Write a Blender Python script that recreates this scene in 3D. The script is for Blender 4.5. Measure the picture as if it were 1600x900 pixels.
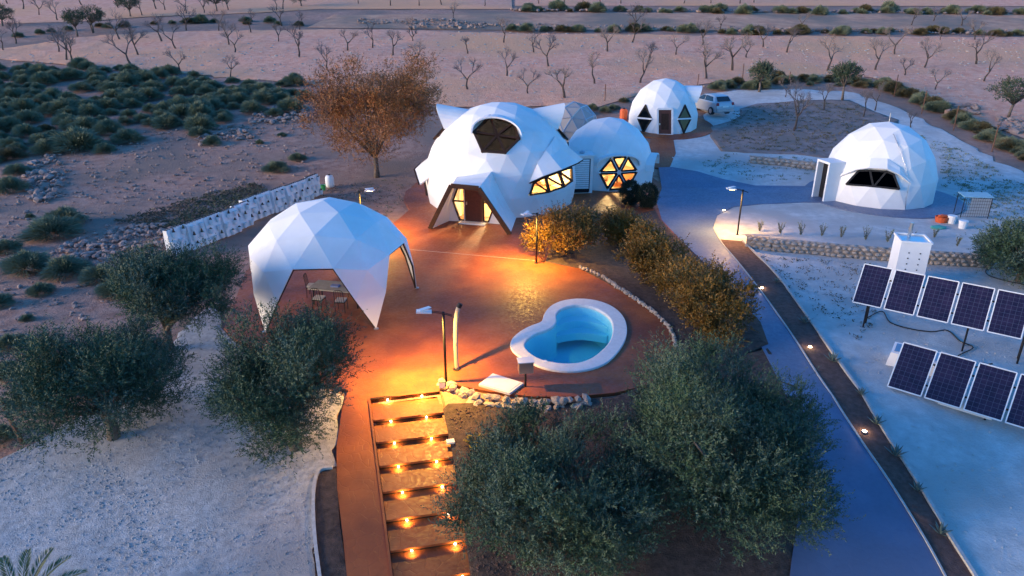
import bpy, bmesh, math, random
import numpy as np
from mathutils import Vector, Matrix, noise

for o in list(bpy.data.objects):
    bpy.data.objects.remove(o)
sc = bpy.context.scene
COL = sc.collection
R = math.radians
PI = math.pi

# ------------------------------------------------------------------ camera, sky, sun, exposure
CAM_H, FPX, PITCH = 12.2, 1100.0, R(22.6)
cd = bpy.data.cameras.new('camera')
cd.sensor_width = 36.0
cd.lens = FPX * 36.0 / 1600.0
cd.clip_start, cd.clip_end = 0.1, 3000
cam = bpy.data.objects.new('camera', cd)
cam.location = (0, 0, CAM_H)
cam.rotation_euler = (PI / 2 - PITCH, 0, 0)
COL.objects.link(cam)
sc.camera = cam

SUN_DIR = Vector((-0.97, -0.22, 0.095)).normalized()
sun_el = math.asin(SUN_DIR.z)
sun_az = math.atan2(SUN_DIR.x, SUN_DIR.y)
w = bpy.data.worlds.new('World')
sc.world = w
w.use_nodes = True
wn = w.node_tree.nodes
sky = wn.new('ShaderNodeTexSky')
sky.sky_type = 'NISHITA'
sky.sun_disc = False
sky.sun_elevation = R(4.0)
sky.sun_rotation = sun_az
sky.altitude = 600
sky.air_density = 1.0
sky.dust_density = 0.3
sky.ozone_density = 5.0
bg = wn['Background']
bg.inputs['Strength'].default_value = 0.15
w.node_tree.links.new(sky.outputs[0], bg.inputs[0])

sd = bpy.data.lights.new('sun', 'SUN')
sd.energy = 1.3
sd.angle = R(34)
sd.color = (1.0, 0.74, 0.50)
so = bpy.data.objects.new('sun', sd)
so.rotation_euler = SUN_DIR.to_track_quat('Z', 'Y').to_euler()
so.location = (-30, 0, 30)
COL.objects.link(so)

sc.view_settings.view_transform = 'Standard'
sc.view_settings.look = 'None'
sc.view_settings.gamma = 1.0
sc.view_settings.exposure = 2.42
sc.cycles.use_denoising = True
sc.cycles.max_bounces = 8
sc.cycles.transparent_max_bounces = 16
sc.cycles.sample_clamp_indirect = 6.0

# ------------------------------------------------------------------ measuring helpers
YF, YB, SF, SB = 20.0, 47.0, 0.156, 0.12       # flat between YF and YB, falls away in front, climbs behind


def hz(y):
    if y < YF:
        return -SF * (YF - y)
    if y > YB:
        return SB * (y - YB)
    return 0.0


def ray(x, y):
    u, v = (x - 800) / FPX, (y - 450) / FPX
    c, s = math.cos(PITCH), math.sin(PITCH)
    return Vector((u, c - v * s, -s - v * c))


def G(x, y, dz=0.0):
    """point of the ground seen at photo pixel x, y"""
    d = ray(x, y)
    t = -CAM_H / d.z if d.z < -1e-6 else 1e9
    py = t * d.y
    if py > YB:
        t = (-SB * YB - CAM_H) / (d.z - SB * d.y)
    elif py < YF:
        t = (-SF * YF - CAM_H) / (d.z - SF * d.y)
    return Vector((t * d.x, t * d.y, CAM_H + t * d.z + dz))


def at_z(x, y, z):
    d = ray(x, y)
    t = (z - CAM_H) / d.z
    return Vector((t * d.x, t * d.y, z))


def at_y(x, y, Y):
    d = ray(x, y)
    t = Y / d.y
    return Vector((t * d.x, Y, CAM_H + t * d.z))


def on_plane(x, y, p, n):
    d = ray(x, y)
    o = Vector((0, 0, CAM_H))
    t = (p - o).dot(n) / d.dot(n)
    return o + t * d


# ------------------------------------------------------------------ materials
MATS = {}


def mat(name, c1, c2=None, scale=5.0, rough=0.7, bump=0.0, bscale=None, metal=0.0, detail=6.0, c3=None, scale3=0.3,
        spec=0.4, fac=(0.35, 0.65), trans=0.0, alpha=1.0, dist=0.05, sub=0.0, bump2=None):
    m = bpy.data.materials.new(name)
    m.use_nodes = True
    nt = m.node_tree
    N, Lk = nt.nodes, nt.links
    b = N['Principled BSDF']
    b.inputs['Roughness'].default_value = rough
    b.inputs['Metallic'].default_value = metal
    b.inputs['Specular IOR Level'].default_value = spec
    if trans:
        b.inputs['Transmission Weight'].default_value = trans
    if alpha < 1:
        b.inputs['Alpha'].default_value = alpha
    c1 = tuple(c1) + (1,)
    tc = N.new('ShaderNodeTexCoord')
    if c2 is None:
        b.inputs['Base Color'].default_value = c1
        col = None
    else:
        n = N.new('ShaderNodeTexNoise')
        n.inputs['Scale'].default_value = scale
        n.inputs['Detail'].default_value = detail
        n.inputs['Roughness'].default_value = 0.62
        Lk.new(tc.outputs['Object'], n.inputs['Vector'])
        r = N.new('ShaderNodeValToRGB')
        r.color_ramp.elements[0].position, r.color_ramp.elements[1].position = fac
        r.color_ramp.elements[0].color = c1
        r.color_ramp.elements[1].color = tuple(c2) + (1,)
        Lk.new(n.outputs['Fac'], r.inputs['Fac'])
        col = r.outputs['Color']
        if c3 is not None:
            n3 = N.new('ShaderNodeTexNoise')
            n3.inputs['Scale'].default_value = scale3
            n3.inputs['Detail'].default_value = 4
            Lk.new(tc.outputs['Object'], n3.inputs['Vector'])
            r3 = N.new('ShaderNodeValToRGB')
            r3.color_ramp.elements[0].position, r3.color_ramp.elements[1].position = 0.42, 0.62
            r3.color_ramp.elements[0].color = (0, 0, 0, 1)
            r3.color_ramp.elements[1].color = (1, 1, 1, 1)
            Lk.new(n3.outputs['Fac'], r3.inputs['Fac'])
            mx = N.new('ShaderNodeMix')
            mx.data_type = 'RGBA'
            Lk.new(r3.outputs['Color'], mx.inputs[0])
            Lk.new(col, mx.inputs[6])
            mx.inputs[7].default_value = tuple(c3) + (1,)
            col = mx.outputs[2]
        Lk.new(col, b.inputs['Base Color'])
    if bump:
        nb = N.new('ShaderNodeTexNoise')
        nb.inputs['Scale'].default_value = bscale or scale * 3
        nb.inputs['Detail'].default_value = 8
        nb.inputs['Roughness'].default_value = 0.65
        Lk.new(tc.outputs['Object'], nb.inputs['Vector'])
        bp = N.new('ShaderNodeBump')
        bp.inputs['Strength'].default_value = bump
        bp.inputs['Distance'].default_value = dist
        Lk.new(nb.outputs['Fac'], bp.inputs['Height'])
        Lk.new(bp.outputs['Normal'], b.inputs['Normal'])
    MATS[name] = m
    return m


def emit(name, col, strength):
    m = bpy.data.materials.new(name)
    m.use_nodes = True
    b = m.node_tree.nodes['Principled BSDF']
    b.inputs['Base Color'].default_value = tuple(col) + (1,)
    b.inputs['Emission Color'].default_value = tuple(col) + (1,)
    b.inputs['Emission Strength'].default_value = strength
    MATS[name] = m
    return m


def stamped(name, c1, c2, c3, cell, rough, relief=0.4):
    """stamped concrete: irregular slabs with shallow joints, blotchy dye"""
    m = mat(name, c1, c2, 0.9, rough, c3=c3, scale3=0.35, spec=0.5)
    nt = m.node_tree
    N, Lk = nt.nodes, nt.links
    b = N['Principled BSDF']
    tc = [n for n in N if n.type == 'TEX_COORD'][0]
    wob = N.new('ShaderNodeTexNoise')
    wob.inputs['Scale'].default_value = 2.5
    Lk.new(tc.outputs['Object'], wob.inputs['Vector'])
    add = N.new('ShaderNodeMix')
    add.data_type = 'VECTOR'
    add.inputs[0].default_value = 0.16
    Lk.new(tc.outputs['Object'], add.inputs[4])
    Lk.new(wob.outputs['Color'], add.inputs[5])
    v = N.new('ShaderNodeTexVoronoi')
    v.feature = 'DISTANCE_TO_EDGE'
    v.inputs['Scale'].default_value = cell
    Lk.new(add.outputs[1], v.inputs['Vector'])
    r = N.new('ShaderNodeMapRange')
    r.inputs['From Max'].default_value = 0.05
    Lk.new(v.outputs['Distance'], r.inputs['Value'])
    fine = N.new('ShaderNodeTexNoise')
    fine.inputs['Scale'].default_value = 9
    fine.inputs['Detail'].default_value = 7
    Lk.new(tc.outputs['Object'], fine.inputs['Vector'])
    mul = N.new('ShaderNodeMath')
    mul.operation = 'MULTIPLY_ADD'
    Lk.new(fine.outputs['Fac'], mul.inputs[0])
    mul.inputs[1].default_value = 0.9
    Lk.new(r.outputs['Result'], mul.inputs[2])
    bp = N.new('ShaderNodeBump')
    bp.inputs['Strength'].default_value = relief
    bp.inputs['Distance'].default_value = 0.010
    Lk.new(mul.outputs[0], bp.inputs['Height'])
    Lk.new(bp.outputs['Normal'], b.inputs['Normal'])
    rr = N.new('ShaderNodeMapRange')
    rr.inputs['From Min'].default_value, rr.inputs['From Max'].default_value = 0.3, 0.7
    rr.inputs['To Min'].default_value, rr.inputs['To Max'].default_value = rough - 0.12, rough + 0.2
    Lk.new(fine.outputs['Fac'], rr.inputs['Value'])
    Lk.new(rr.outputs['Result'], b.inputs['Roughness'])
    return m


def thin_glass(name, tint, gloss=0.05):
    m = bpy.data.materials.new(name)
    m.use_nodes = True
    nt = m.node_tree
    N, Lk = nt.nodes, nt.links
    N.remove(N['Principled BSDF'])
    out = N['Material Output']
    tr = N.new('ShaderNodeBsdfTransparent')
    tr.inputs[0].default_value = tuple(tint) + (1,)
    gl = N.new('ShaderNodeBsdfGlossy')
    gl.inputs['Roughness'].default_value = gloss
    lw = N.new('ShaderNodeFresnel')
    lw.inputs['IOR'].default_value = 1.25
    mx = N.new('ShaderNodeMixShader')
    geo = N.new('ShaderNodeNewGeometry')
    one = N.new('ShaderNodeMath')
    one.operation = 'SUBTRACT'
    one.inputs[0].default_value = 1.0
    Lk.new(geo.outputs['Backfacing'], one.inputs[1])
    mul = N.new('ShaderNodeMath')
    mul.operation = 'MULTIPLY'
    Lk.new(lw.outputs[0], mul.inputs[0])
    Lk.new(one.outputs[0], mul.inputs[1])
    Lk.new(mul.outputs[0], mx.inputs[0])
    Lk.new(tr.outputs[0], mx.inputs[1])
    Lk.new(gl.outputs[0], mx.inputs[2])
    Lk.new(mx.outputs[0], out.inputs[0])
    MATS[name] = m
    return m, lw, gl


mat('soil', (0.32, 0.165, 0.115), (0.48, 0.29, 0.215), 1.6, 0.95, 0.9, 7.0, c3=(0.25, 0.17, 0.13), scale3=0.16, dist=0.10)
mat('field', (0.72, 0.30, 0.185), (0.85, 0.455, 0.30), 1.1, 0.95, 0.9, 3.2, c3=(0.80, 0.39, 0.20), scale3=0.05, dist=0.16)
mat('field_far', (0.46, 0.23, 0.14), (0.64, 0.36, 0.22), 0.5, 0.95, 0.8, 2.0, c3=(0.24, 0.18, 0.13), scale3=0.09, dist=0.15)
mat('gravel', (0.34, 0.335, 0.325), (0.54, 0.53, 0.515), 5.5, 0.92, 0.7, 24.0, c3=(0.36, 0.325, 0.295), scale3=0.28, dist=0.05)
mat('gravel_fine', (0.48, 0.465, 0.44), (0.64, 0.62, 0.59), 2.2, 0.92, 0.8, 12.0, c3=(0.46, 0.43, 0.40), scale3=0.35, dist=0.05)
mat('bed_soil', (0.055, 0.036, 0.028), (0.12, 0.078, 0.06), 5.0, 0.95, 1.0, 20.0, dist=0.05)
mat('verge_soil', (0.10, 0.055, 0.042), (0.17, 0.095, 0.075), 6.0, 0.95, 1.0, 24.0, dist=0.04)
mat('dry_bed', (0.21, 0.145, 0.12), (0.37, 0.28, 0.25), 1.3, 0.95, 1.0, 8.0, c3=(0.24, 0.19, 0.16), scale3=0.5, dist=0.1)
stamped('terracotta', (0.27, 0.066, 0.018), (0.385, 0.108, 0.030), (0.19, 0.050, 0.020), 3.4, 0.54)
stamped('slate', (0.095, 0.135, 0.225), (0.145, 0.185, 0.28), (0.11, 0.14, 0.215), 2.6, 0.5, 0.16)
mat('kerb', (0.42, 0.40, 0.37), (0.55, 0.52, 0.48), 9, 0.85, 0.4, 30, dist=0.02)
mat('white', (0.79, 0.79, 0.775), (0.84, 0.84, 0.83), 1.5, 0.6, 0.15, 14, dist=0.012, spec=0.3, c3=(0.755, 0.75, 0.73), scale3=0.45)
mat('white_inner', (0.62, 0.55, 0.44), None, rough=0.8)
mat('white_paint', (0.72, 0.73, 0.73), (0.80, 0.80, 0.79), 3, 0.5, spec=0.35)
mat('brown', (0.030, 0.015, 0.010), (0.050, 0.025, 0.016), 7, 0.6, spec=0.2)
mat('door_wood', (0.075, 0.022, 0.014), (0.11, 0.035, 0.022), 6, 0.45)
mat('dark_metal', (0.012, 0.012, 0.014), (0.020, 0.020, 0.022), 8, 0.55, spec=0.2)
mat('steel', (0.55, 0.56, 0.58), None, rough=0.3, metal=0.9)
mat('coping', (0.70, 0.68, 0.64), (0.80, 0.78, 0.74), 6, 0.7, 0.25, 25, dist=0.01)
mat('liner', (0.34, 0.80, 0.84), (0.40, 0.84, 0.86), 2, 0.5)
mat('stone', (0.36, 0.28, 0.21), (0.56, 0.46, 0.37), 2.6, 0.92, 0.9, 9, c3=(0.44, 0.40, 0.36), scale3=1.4, dist=0.05)
mat('mortar', (0.28, 0.22, 0.17), (0.38, 0.31, 0.25), 6, 0.95, 0.7, 20)
mat('rubble', (0.24, 0.17, 0.14), (0.42, 0.33, 0.285), 1.5, 0.95, 0.7, 12, c3=(0.30, 0.20, 0.16), scale3=0.8)
mat('olive_leaf', (0.024, 0.058, 0.032), (0.068, 0.112, 0.068), 1.3, 0.6, c3=(0.045, 0.086, 0.038), scale3=0.8, spec=0.25)
mat('olive_leaf_silver', (0.046, 0.080, 0.053), (0.145, 0.19, 0.145), 1.4, 0.6, c3=(0.066, 0.106, 0.06), scale3=0.7, spec=0.25)
mat('shrub_leaf', (0.16, 0.082, 0.014), (0.33, 0.165, 0.024), 2.5, 0.5, c3=(0.12, 0.08, 0.02), scale3=1.2, spec=0.3)
mat('tussock', (0.13, 0.165, 0.105), (0.28, 0.30, 0.19), 0.9, 0.75, c3=(0.19, 0.22, 0.14), scale3=0.4, spec=0.2)
mat('tussock_dry', (0.09, 0.085, 0.045), (0.20, 0.16, 0.08), 1.2, 0.75)
mat('scrub_leaf', (0.04, 0.06, 0.035), (0.10, 0.11, 0.06), 0.8, 0.7, c3=(0.11, 0.09, 0.06), scale3=0.25)
mat('autumn_leaf', (0.21, 0.075, 0.018), (0.38, 0.15, 0.035), 0.9, 0.65, c3=(0.22, 0.10, 0.045), scale3=0.5)
mat('cypress', (0.012, 0.022, 0.012), (0.03, 0.045, 0.022), 3, 0.6)
mat('bark', (0.10, 0.075, 0.058), (0.19, 0.15, 0.125), 6, 0.9, 0.8, 18)
mat('bark_dark', (0.055, 0.038, 0.032), (0.10, 0.075, 0.062), 6, 0.9, 0.6, 18)
mat('twig', (0.12, 0.095, 0.09), (0.20, 0.165, 0.155), 1, 0.9)
mat('palm_leaf', (0.09, 0.13, 0.05), (0.17, 0.20, 0.08), 3, 0.5)
mat('agave', (0.10, 0.15, 0.13), (0.16, 0.21, 0.18), 6, 0.5)
mat('rust', (0.14, 0.06, 0.035), (0.20, 0.10, 0.06), 9, 0.9)
mat('canvas', (0.30, 0.29, 0.25), (0.38, 0.37, 0.33), 3, 0.8)
mat('cushion', (0.62, 0.59, 0.53), None, rough=0.9)
mat('teal_cloth', (0.06, 0.35, 0.27), (0.10, 0.42, 0.33), 5, 0.7)
mat('orange_plastic', (0.60, 0.11, 0.03), None, rough=0.5)
mat('rubber', (0.015, 0.015, 0.016), None, rough=0.7)
mat('car_paint', (0.46, 0.48, 0.51), None, rough=0.3, spec=0.6, metal=0.3)
mat('car_glass', (0.02, 0.022, 0.027), None, rough=0.08, spec=0.7)
mat('tail_red', (0.35, 0.02, 0.02), None, rough=0.25)
mat('wood_warm', (0.30, 0.17, 0.08), (0.40, 0.24, 0.12), 4, 0.6)
mat('blue_cloth', (0.16, 0.22, 0.45), None, rough=0.9)
thin_glass('glass', (0.92, 0.93, 0.92))
_, lws_, _ = thin_glass('dim_tint_glass', (0.075, 0.09, 0.14))  # dark blue tint stands in for a dim room and sky reflection
lws_.inputs['IOR'].default_value = 1.55
m_, lw_, gl_ = thin_glass('water', (0.97, 0.99, 1.0), 0.03)
lw_.inputs['IOR'].default_value = 1.33
nt_ = m_.node_tree
nb_ = nt_.nodes.new('ShaderNodeTexNoise')
nb_.inputs['Scale'].default_value = 3.5
bp_ = nt_.nodes.new('ShaderNodeBump')
bp_.inputs['Strength'].default_value = 0.12
bp_.inputs['Distance'].default_value = 0.02
tc_ = nt_.nodes.new('ShaderNodeTexCoord')
nt_.links.new(tc_.outputs['Object'], nb_.inputs['Vector'])
nt_.links.new(nb_.outputs['Fac'], bp_.inputs['Height'])
nt_.links.new(bp_.outputs['Normal'], gl_.inputs['Normal'])
nt_.links.new(bp_.outputs['Normal'], lw_.inputs['Normal'])
va_ = nt_.nodes.new('ShaderNodeVolumeAbsorption')
va_.inputs['Color'].default_value = (0.03, 0.74, 0.86, 1)
va_.inputs['Density'].default_value = 0.40
nt_.links.new(va_.outputs[0], nt_.nodes['Material Output'].inputs['Volume'])
emit('lamp_glow', (1.0, 0.62, 0.25), 25)
emit('spot_glow', (1.0, 0.74, 0.42), 14)


def solar_mat():
    m = mat('solar_cell', (0.012, 0.010, 0.028), (0.028, 0.018, 0.045), 3, 0.14, spec=0.5)
    nt = m.node_tree
    N, Lk = nt.nodes, nt.links
    b = N['Principled BSDF']
    src = b.inputs['Base Color'].links[0].from_socket
    uv = N.new('ShaderNodeUVMap')
    br = N.new('ShaderNodeTexBrick')
    br.offset = 0.0
    br.inputs['Scale'].default_value = 1.0
    br.inputs['Brick Width'].default_value = 1.0
    br.inputs['Row Height'].default_value = 1.0
    br.inputs['Mortar Size'].default_value = 0.035
    br.inputs['Mortar Smooth'].default_value = 0.2
    br.inputs['Color1'].default_value = (0, 0, 0, 1)
    br.inputs['Color2'].default_value = (0, 0, 0, 1)
    br.inputs['Mortar'].default_value = (1, 1, 1, 1)
    Lk.new(uv.outputs[0], br.inputs['Vector'])
    mx = N.new('ShaderNodeMix')
    mx.data_type = 'RGBA'
    Lk.new(br.outputs['Color'], mx.inputs[0])
    Lk.new(src, mx.inputs[6])
    mx.inputs[7].default_value = (0.065, 0.065, 0.10, 1)
    Lk.new(mx.outputs[2], b.inputs['Base Color'])


solar_mat()
# translucent greenhouse film
m_ = bpy.data.materials.new('film')
m_.use_nodes = True
N_ = m_.node_tree.nodes
N_.remove(N_['Principled BSDF'])
a_ = N_.new('ShaderNodeBsdfTransparent')
a_.inputs[0].default_value = (0.85, 0.85, 0.85, 1)
t_ = N_.new('ShaderNodeBsdfTranslucent')
t_.inputs[0].default_value = (0.75, 0.70, 0.66, 1)
d_ = N_.new('ShaderNodeBsdfDiffuse')
d_.inputs[0].default_value = (0.72, 0.68, 0.65, 1)
x1 = N_.new('ShaderNodeMixShader')
x1.inputs[0].default_value = 0.6
x2 = N_.new('ShaderNodeMixShader')
x2.inputs[0].default_value = 0.30
L_ = m_.node_tree.links
L_.new(t_.outputs[0], x1.inputs[1])
L_.new(d_.outputs[0], x1.inputs[2])
L_.new(x1.outputs[0], x2.inputs[1])
L_.new(a_.outputs[0], x2.inputs[2])
L_.new(x2.outputs[0], N_['Material Output'].inputs[0])
MATS['film'] = m_


# ------------------------------------------------------------------ object helpers
def tag(o, label=None, cat=None, group=None, kind=None):
    if label:
        o['label'] = label
    if cat:
        o['category'] = cat
    if group:
        o['group'] = group
    if kind:
        o['kind'] = kind
    return o


def thing(name, loc, label, cat, group=None, rz=0.0):
    o = bpy.data.objects.new(name, None)
    o.location = loc
    o.rotation_euler = (0, 0, rz)
    o.empty_display_size = 0.2
    COL.objects.link(o)
    return tag(o, label, cat, group)


def world_of(o):
    m = o.matrix_basis.copy()
    p = o.parent
    while p:
        m = p.matrix_basis @ m
        p = p.parent
    return m


class MB:
    def __init__(s):
        s.v, s.f, s.uv = [], [], None

    def add(s, vs, fs):
        n = len(s.v)
        s.v += [Vector(v) for v in vs]
        s.f += [tuple(i + n for i in f) for f in fs]
        return s

    def box(s, c, size, rz=0.0, mtx=None):
        x, y, z = size[0] / 2, size[1] / 2, size[2] / 2
        vs = [Vector(p) for p in ((-x, -y, -z), (x, -y, -z), (x, y, -z), (-x, y, -z), (-x, -y, z), (x, -y, z), (x, y, z), (-x, y, z))]
        if mtx is None:
            mtx = Matrix.Rotation(rz, 3, 'Z')
        return s.add([mtx @ v + Vector(c) for v in vs],
                     [(0, 3, 2, 1), (4, 5, 6, 7), (0, 1, 5, 4), (1, 2, 6, 5), (2, 3, 7, 6), (3, 0, 4, 7)])

    def bar(s, p, q, wdt, dep, n):
        """rectangular bar from p to q, width across the plane, depth along n"""
        p, q, n = Vector(p), Vector(q), Vector(n).normalized()
        t = (q - p).normalized()
        a = t.cross(n).normalized() * wdt / 2
        n = n * dep / 2
        vs = [p - a - n, p + a - n, p + a + n, p - a + n, q - a - n, q + a - n, q + a + n, q - a + n]
        return s.add(vs, [(0, 3, 2, 1), (4, 5, 6, 7), (0, 1, 5, 4), (1, 2, 6, 5), (2, 3, 7, 6), (3, 0, 4, 7)])

    def prism(s, poly, n, dep):
        n = Vector(n).normalized() * dep / 2
        k = len(poly)
        vs = [Vector(p) + n for p in poly] + [Vector(p) - n for p in poly]
        return s.add(vs, [tuple(range(k)), tuple(range(2 * k - 1, k - 1, -1))] +
                     [(i, k + i, k + (i + 1) % k, (i + 1) % k) for i in range(k)])

    def tube(s, pts, rad, sides=8, cap=True):
        pts = [Vector(p) for p in pts]
        if not hasattr(rad, '__len__'):
            rad = [rad] * len(pts)
        n0 = len(s.v)
        prev = None
        for i, p in enumerate(pts):
            t = (pts[min(i + 1, len(pts) - 1)] - pts[max(i - 1, 0)])
            if t.length < 1e-9:
                t = Vector((0, 0, 1))
            t.normalize()
            if prev is None:
                prev = Vector((1, 0, 0)) if abs(t.x) < 0.8 else Vector((0, 1, 0))
            a = (prev - t * prev.dot(t)).normalized()
            prev = a
            b = t.cross(a)
            for k in range(sides):
                th = 2 * PI * k / sides
                s.v.append(p + (a * math.cos(th) + b * math.sin(th)) * rad[i])
        for i in range(len(pts) - 1):
            for k in range(sides):
                a0 = n0 + i * sides + k
                b0 = n0 + i * sides + (k + 1) % sides
                s.f.append((a0, b0, b0 + sides, a0 + sides))
        if cap:
            s.f.append(tuple(n0 + k for k in reversed(range(sides))))
            m = n0 + (len(pts) - 1) * sides
            s.f.append(tuple(m + k for k in range(sides)))
        return s

    def lathe(s, prof, c, sides=16):
        c = Vector(c)
        n0 = len(s.v)
        for r, z in prof:
            for k in range(sides):
                th = 2 * PI * k / sides
                s.v.append(c + Vector((r * math.cos(th), r * math.sin(th), z)))
        for i in range(len(prof) - 1):
            for k in range(sides):
                a0 = n0 + i * sides + k
                b0 = n0 + i * sides + (k + 1) % sides
                s.f.append((a0, b0, b0 + sides, a0 + sides))
        s.f.append(tuple(n0 + k for k in reversed(range(sides))))
        m = n0 + (len(prof) - 1) * sides
        s.f.append(tuple(m + k for k in range(sides)))
        return s

    def build(s, name, material, parent=None, smooth=False, local=False):
        vs = s.v
        if parent is not None and not local:
            inv = world_of(parent).inverted()
            vs = [inv @ v for v in vs]
        me = bpy.data.meshes.new(name)
        me.from_pydata([tuple(v) for v in vs], [], s.f)
        me.materials.append(MATS[material])
        if smooth:
            me.polygons.foreach_set('use_smooth', [True] * len(me.polygons))
        me.update()
        o = bpy.data.objects.new(name, me)
        COL.objects.link(o)
        o.parent = parent
        return o


def bm_build(bm, name, material, parent=None, smooth=False):
    if parent is not None:
        bm.transform(world_of(parent).inverted())
    me = bpy.data.meshes.new(name)
    bm.to_mesh(me)
    bm.free()
    me.materials.append(MATS[material])
    if smooth:
        me.polygons.foreach_set('use_smooth', [True] * len(me.polygons))
    o = bpy.data.objects.new(name, me)
    COL.objects.link(o)
    o.parent = parent
    return o


def copy_tree(o, parent=None):
    c = o.copy()
    COL.objects.link(c)
    c.parent = parent
    for ch in list(o.children):
        copy_tree(ch, c)
    return c


def light(name, kind, loc, energy, color, parent=None, size=0.1, rot=None, spot=None, blend=0.5):
    d = bpy.data.lights.new(name, kind)
    d.energy = energy
    d.color = color
    if kind in ('POINT', 'SPOT'):
        d.shadow_soft_size = size
    if kind == 'AREA':
        d.size = size
    if kind == 'SPOT':
        d.spot_size = spot
        d.spot_blend = blend
    o = bpy.data.objects.new(name, d)
    COL.objects.link(o)
    o.location = world_of(parent).inverted() @ Vector(loc) if parent else loc
    if rot:
        o.rotation_euler = rot
    o.parent = parent
    return o


def spline(pts, n=6, closed=False):
    pts = [Vector(p) for p in pts]
    k = len(pts)
    out = []
    for i in range(k if closed else k - 1):
        if closed:
            p0, p1, p2, p3 = pts[(i - 1) % k], pts[i], pts[(i + 1) % k], pts[(i + 2) % k]
        else:
            p0, p1, p2, p3 = pts[max(i - 1, 0)], pts[i], pts[i + 1], pts[min(i + 2, k - 1)]
        for j in range(n):
            t = j / n
            out.append(0.5 * ((2 * p1) + (p2 - p0) * t + (2 * p0 - 5 * p1 + 4 * p2 - p3) * t * t + (3 * p1 - p0 - 3 * p2 + p3) * t ** 3))
    if not closed:
        out.append(pts[-1])
    return out


def sheet(name, pts, dz, material, res=None, amp=0.0, skirt=0.0, kind='structure', parent=None, jit=0.0):
    """flat-lying sheet that follows the ground; amp raises small mounds inside its edge"""
    if jit:
        q = []
        for a, b in zip(pts, list(pts[1:]) + [pts[0]]):
            a, b = Vector((a[0], a[1], 0)), Vector((b[0], b[1], 0))
            n = min(60, max(1, int((b - a).length / (jit * 1.6))))
            for i in range(n):
                p = a.lerp(b, i / n)
                q.append(p + Vector((noise.noise(p * 0.7 / jit ** .5), noise.noise(p * 0.7 / jit ** .5 + Vector((9, 4, 2))), 0)) * jit)
        pts = q
    bm = bmesh.new()
    vs = [bm.verts.new((p[0], p[1], 0)) for p in pts]
    f = bm.faces.new(vs)
    if f.calc_area() and f.normal.z < 0:
        f.normal_flip()
    bm.normal_update()
    if bm.faces[:][0].normal.z < 0:
        bm.faces[:][0].normal_flip()
    bmesh.ops.triangulate(bm, faces=bm.faces[:])
    cuts = [((0, YF, 0), (0, 1, 0)), ((0, YB, 0), (0, 1, 0))]
    if res:
        xs = [p[0] for p in pts]
        ys = [p[1] for p in pts]
        x = min(xs) + res * 0.5
        while x < max(xs):
            cuts.append(((x, 0, 0), (1, 0, 0)))
            x += res
        y = min(ys) + res * 0.5
        while y < max(ys):
            cuts.append(((0, y, 0), (0, 1, 0)))
            y += res
    for co, no in cuts:
        bmesh.ops.bisect_plane(bm, geom=bm.verts[:] + bm.edges[:] + bm.faces[:], plane_co=co, plane_no=no, dist=1e-5)
    bnd = {v for e in bm.edges if e.is_boundary for v in e.verts}
    for v in bm.verts:
        z = hz(v.co.y) + dz
        if amp and v not in bnd:
            q = v.co
            z += amp * max(0.0, 0.45 + noise.noise((q.x * 0.55, q.y * 0.55, 3.1)) + 0.6 * noise.noise((q.x * 2.1, q.y * 2.1, 7.7)))
        v.co.z = z
    if skirt:
        ed = [e for e in bm.edges if e.is_boundary]
        r = bmesh.ops.extrude_edge_only(bm, edges=ed)
        for v in [g for g in r['geom'] if isinstance(g, bmesh.types.BMVert)]:
            v.co.z -= skirt
    o = bm_build(bm, name, material, parent, smooth=bool(amp))
    if kind and parent is None:
        o['kind'] = kind
    return o


def ribbon(name, pts, wd, ht, material, closed=False, parent=None, base=-0.05, inner=0):
    """kerb: a strip of width wd along pts, its top ht above the ground"""
    pts = [Vector(p) for p in pts]
    k = len(pts)
    L, Rr = [], []
    for i, p in enumerate(pts):
        a = pts[(i - 1) % k] if closed or i > 0 else p
        b = pts[(i + 1) % k] if closed or i < k - 1 else p
        t = (b - a)
        t.z = 0
        t.normalize()
        n = Vector((-t.y, t.x, 0)) * wd / 2
        L.append(p + n)
        Rr.append(p - n)
    mb = MB()
    vs = []
    for l, r in zip(L, Rr):
        vs += [(l.x, l.y, hz(l.y) + base), (l.x, l.y, hz(l.y) + ht), (r.x, r.y, hz(r.y) + ht), (r.x, r.y, hz(r.y) + base)]
    fs = []
    for i in range(k if closed else k - 1):
        a, b = 4 * i, 4 * ((i + 1) % k)
        for j in range(3):
            fs.append((a + j, b + j, b + j + 1, a + j + 1))
    if not closed:
        fs += [(0, 1, 2, 3), (4 * k - 1, 4 * k - 2, 4 * k - 3, 4 * k - 4)]
    mb.add(vs, fs)
    return mb.build(name, material, parent)


def px(*ps):
    return [G(x, y) for x, y in ps]


# ------------------------------------------------------------------ the ground and what is laid on it
def ground():
    xs = np.concatenate([np.arange(-420, -70, 35.0), np.arange(-70, 90, 1.0), np.arange(90, 421, 33.0)])
    ys = np.concatenate([np.arange(-40, 8, 4.0), np.arange(8, 100, 1.0), np.arange(100, 500, 16.0)])
    vs = []
    for y in ys:
        for x in xs:
            n = 0.5 + 0.5 * noise.noise((x * 0.23, y * 0.23, 0.3)) + 0.35 * noise.noise((x * 0.9, y * 0.9, 5.0))
            vs.append((x, y, hz(y) - 0.02 - 0.10 * max(0.0, n)))
    W = len(xs)
    fs = [(j * W + i, j * W + i + 1, (j + 1) * W + i + 1, (j + 1) * W + i) for j in range(len(ys) - 1) for i in range(W - 1)]
    o = MB().add(vs, fs).build('ground', 'soil', smooth=True)
    o['kind'] = 'structure'


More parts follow.
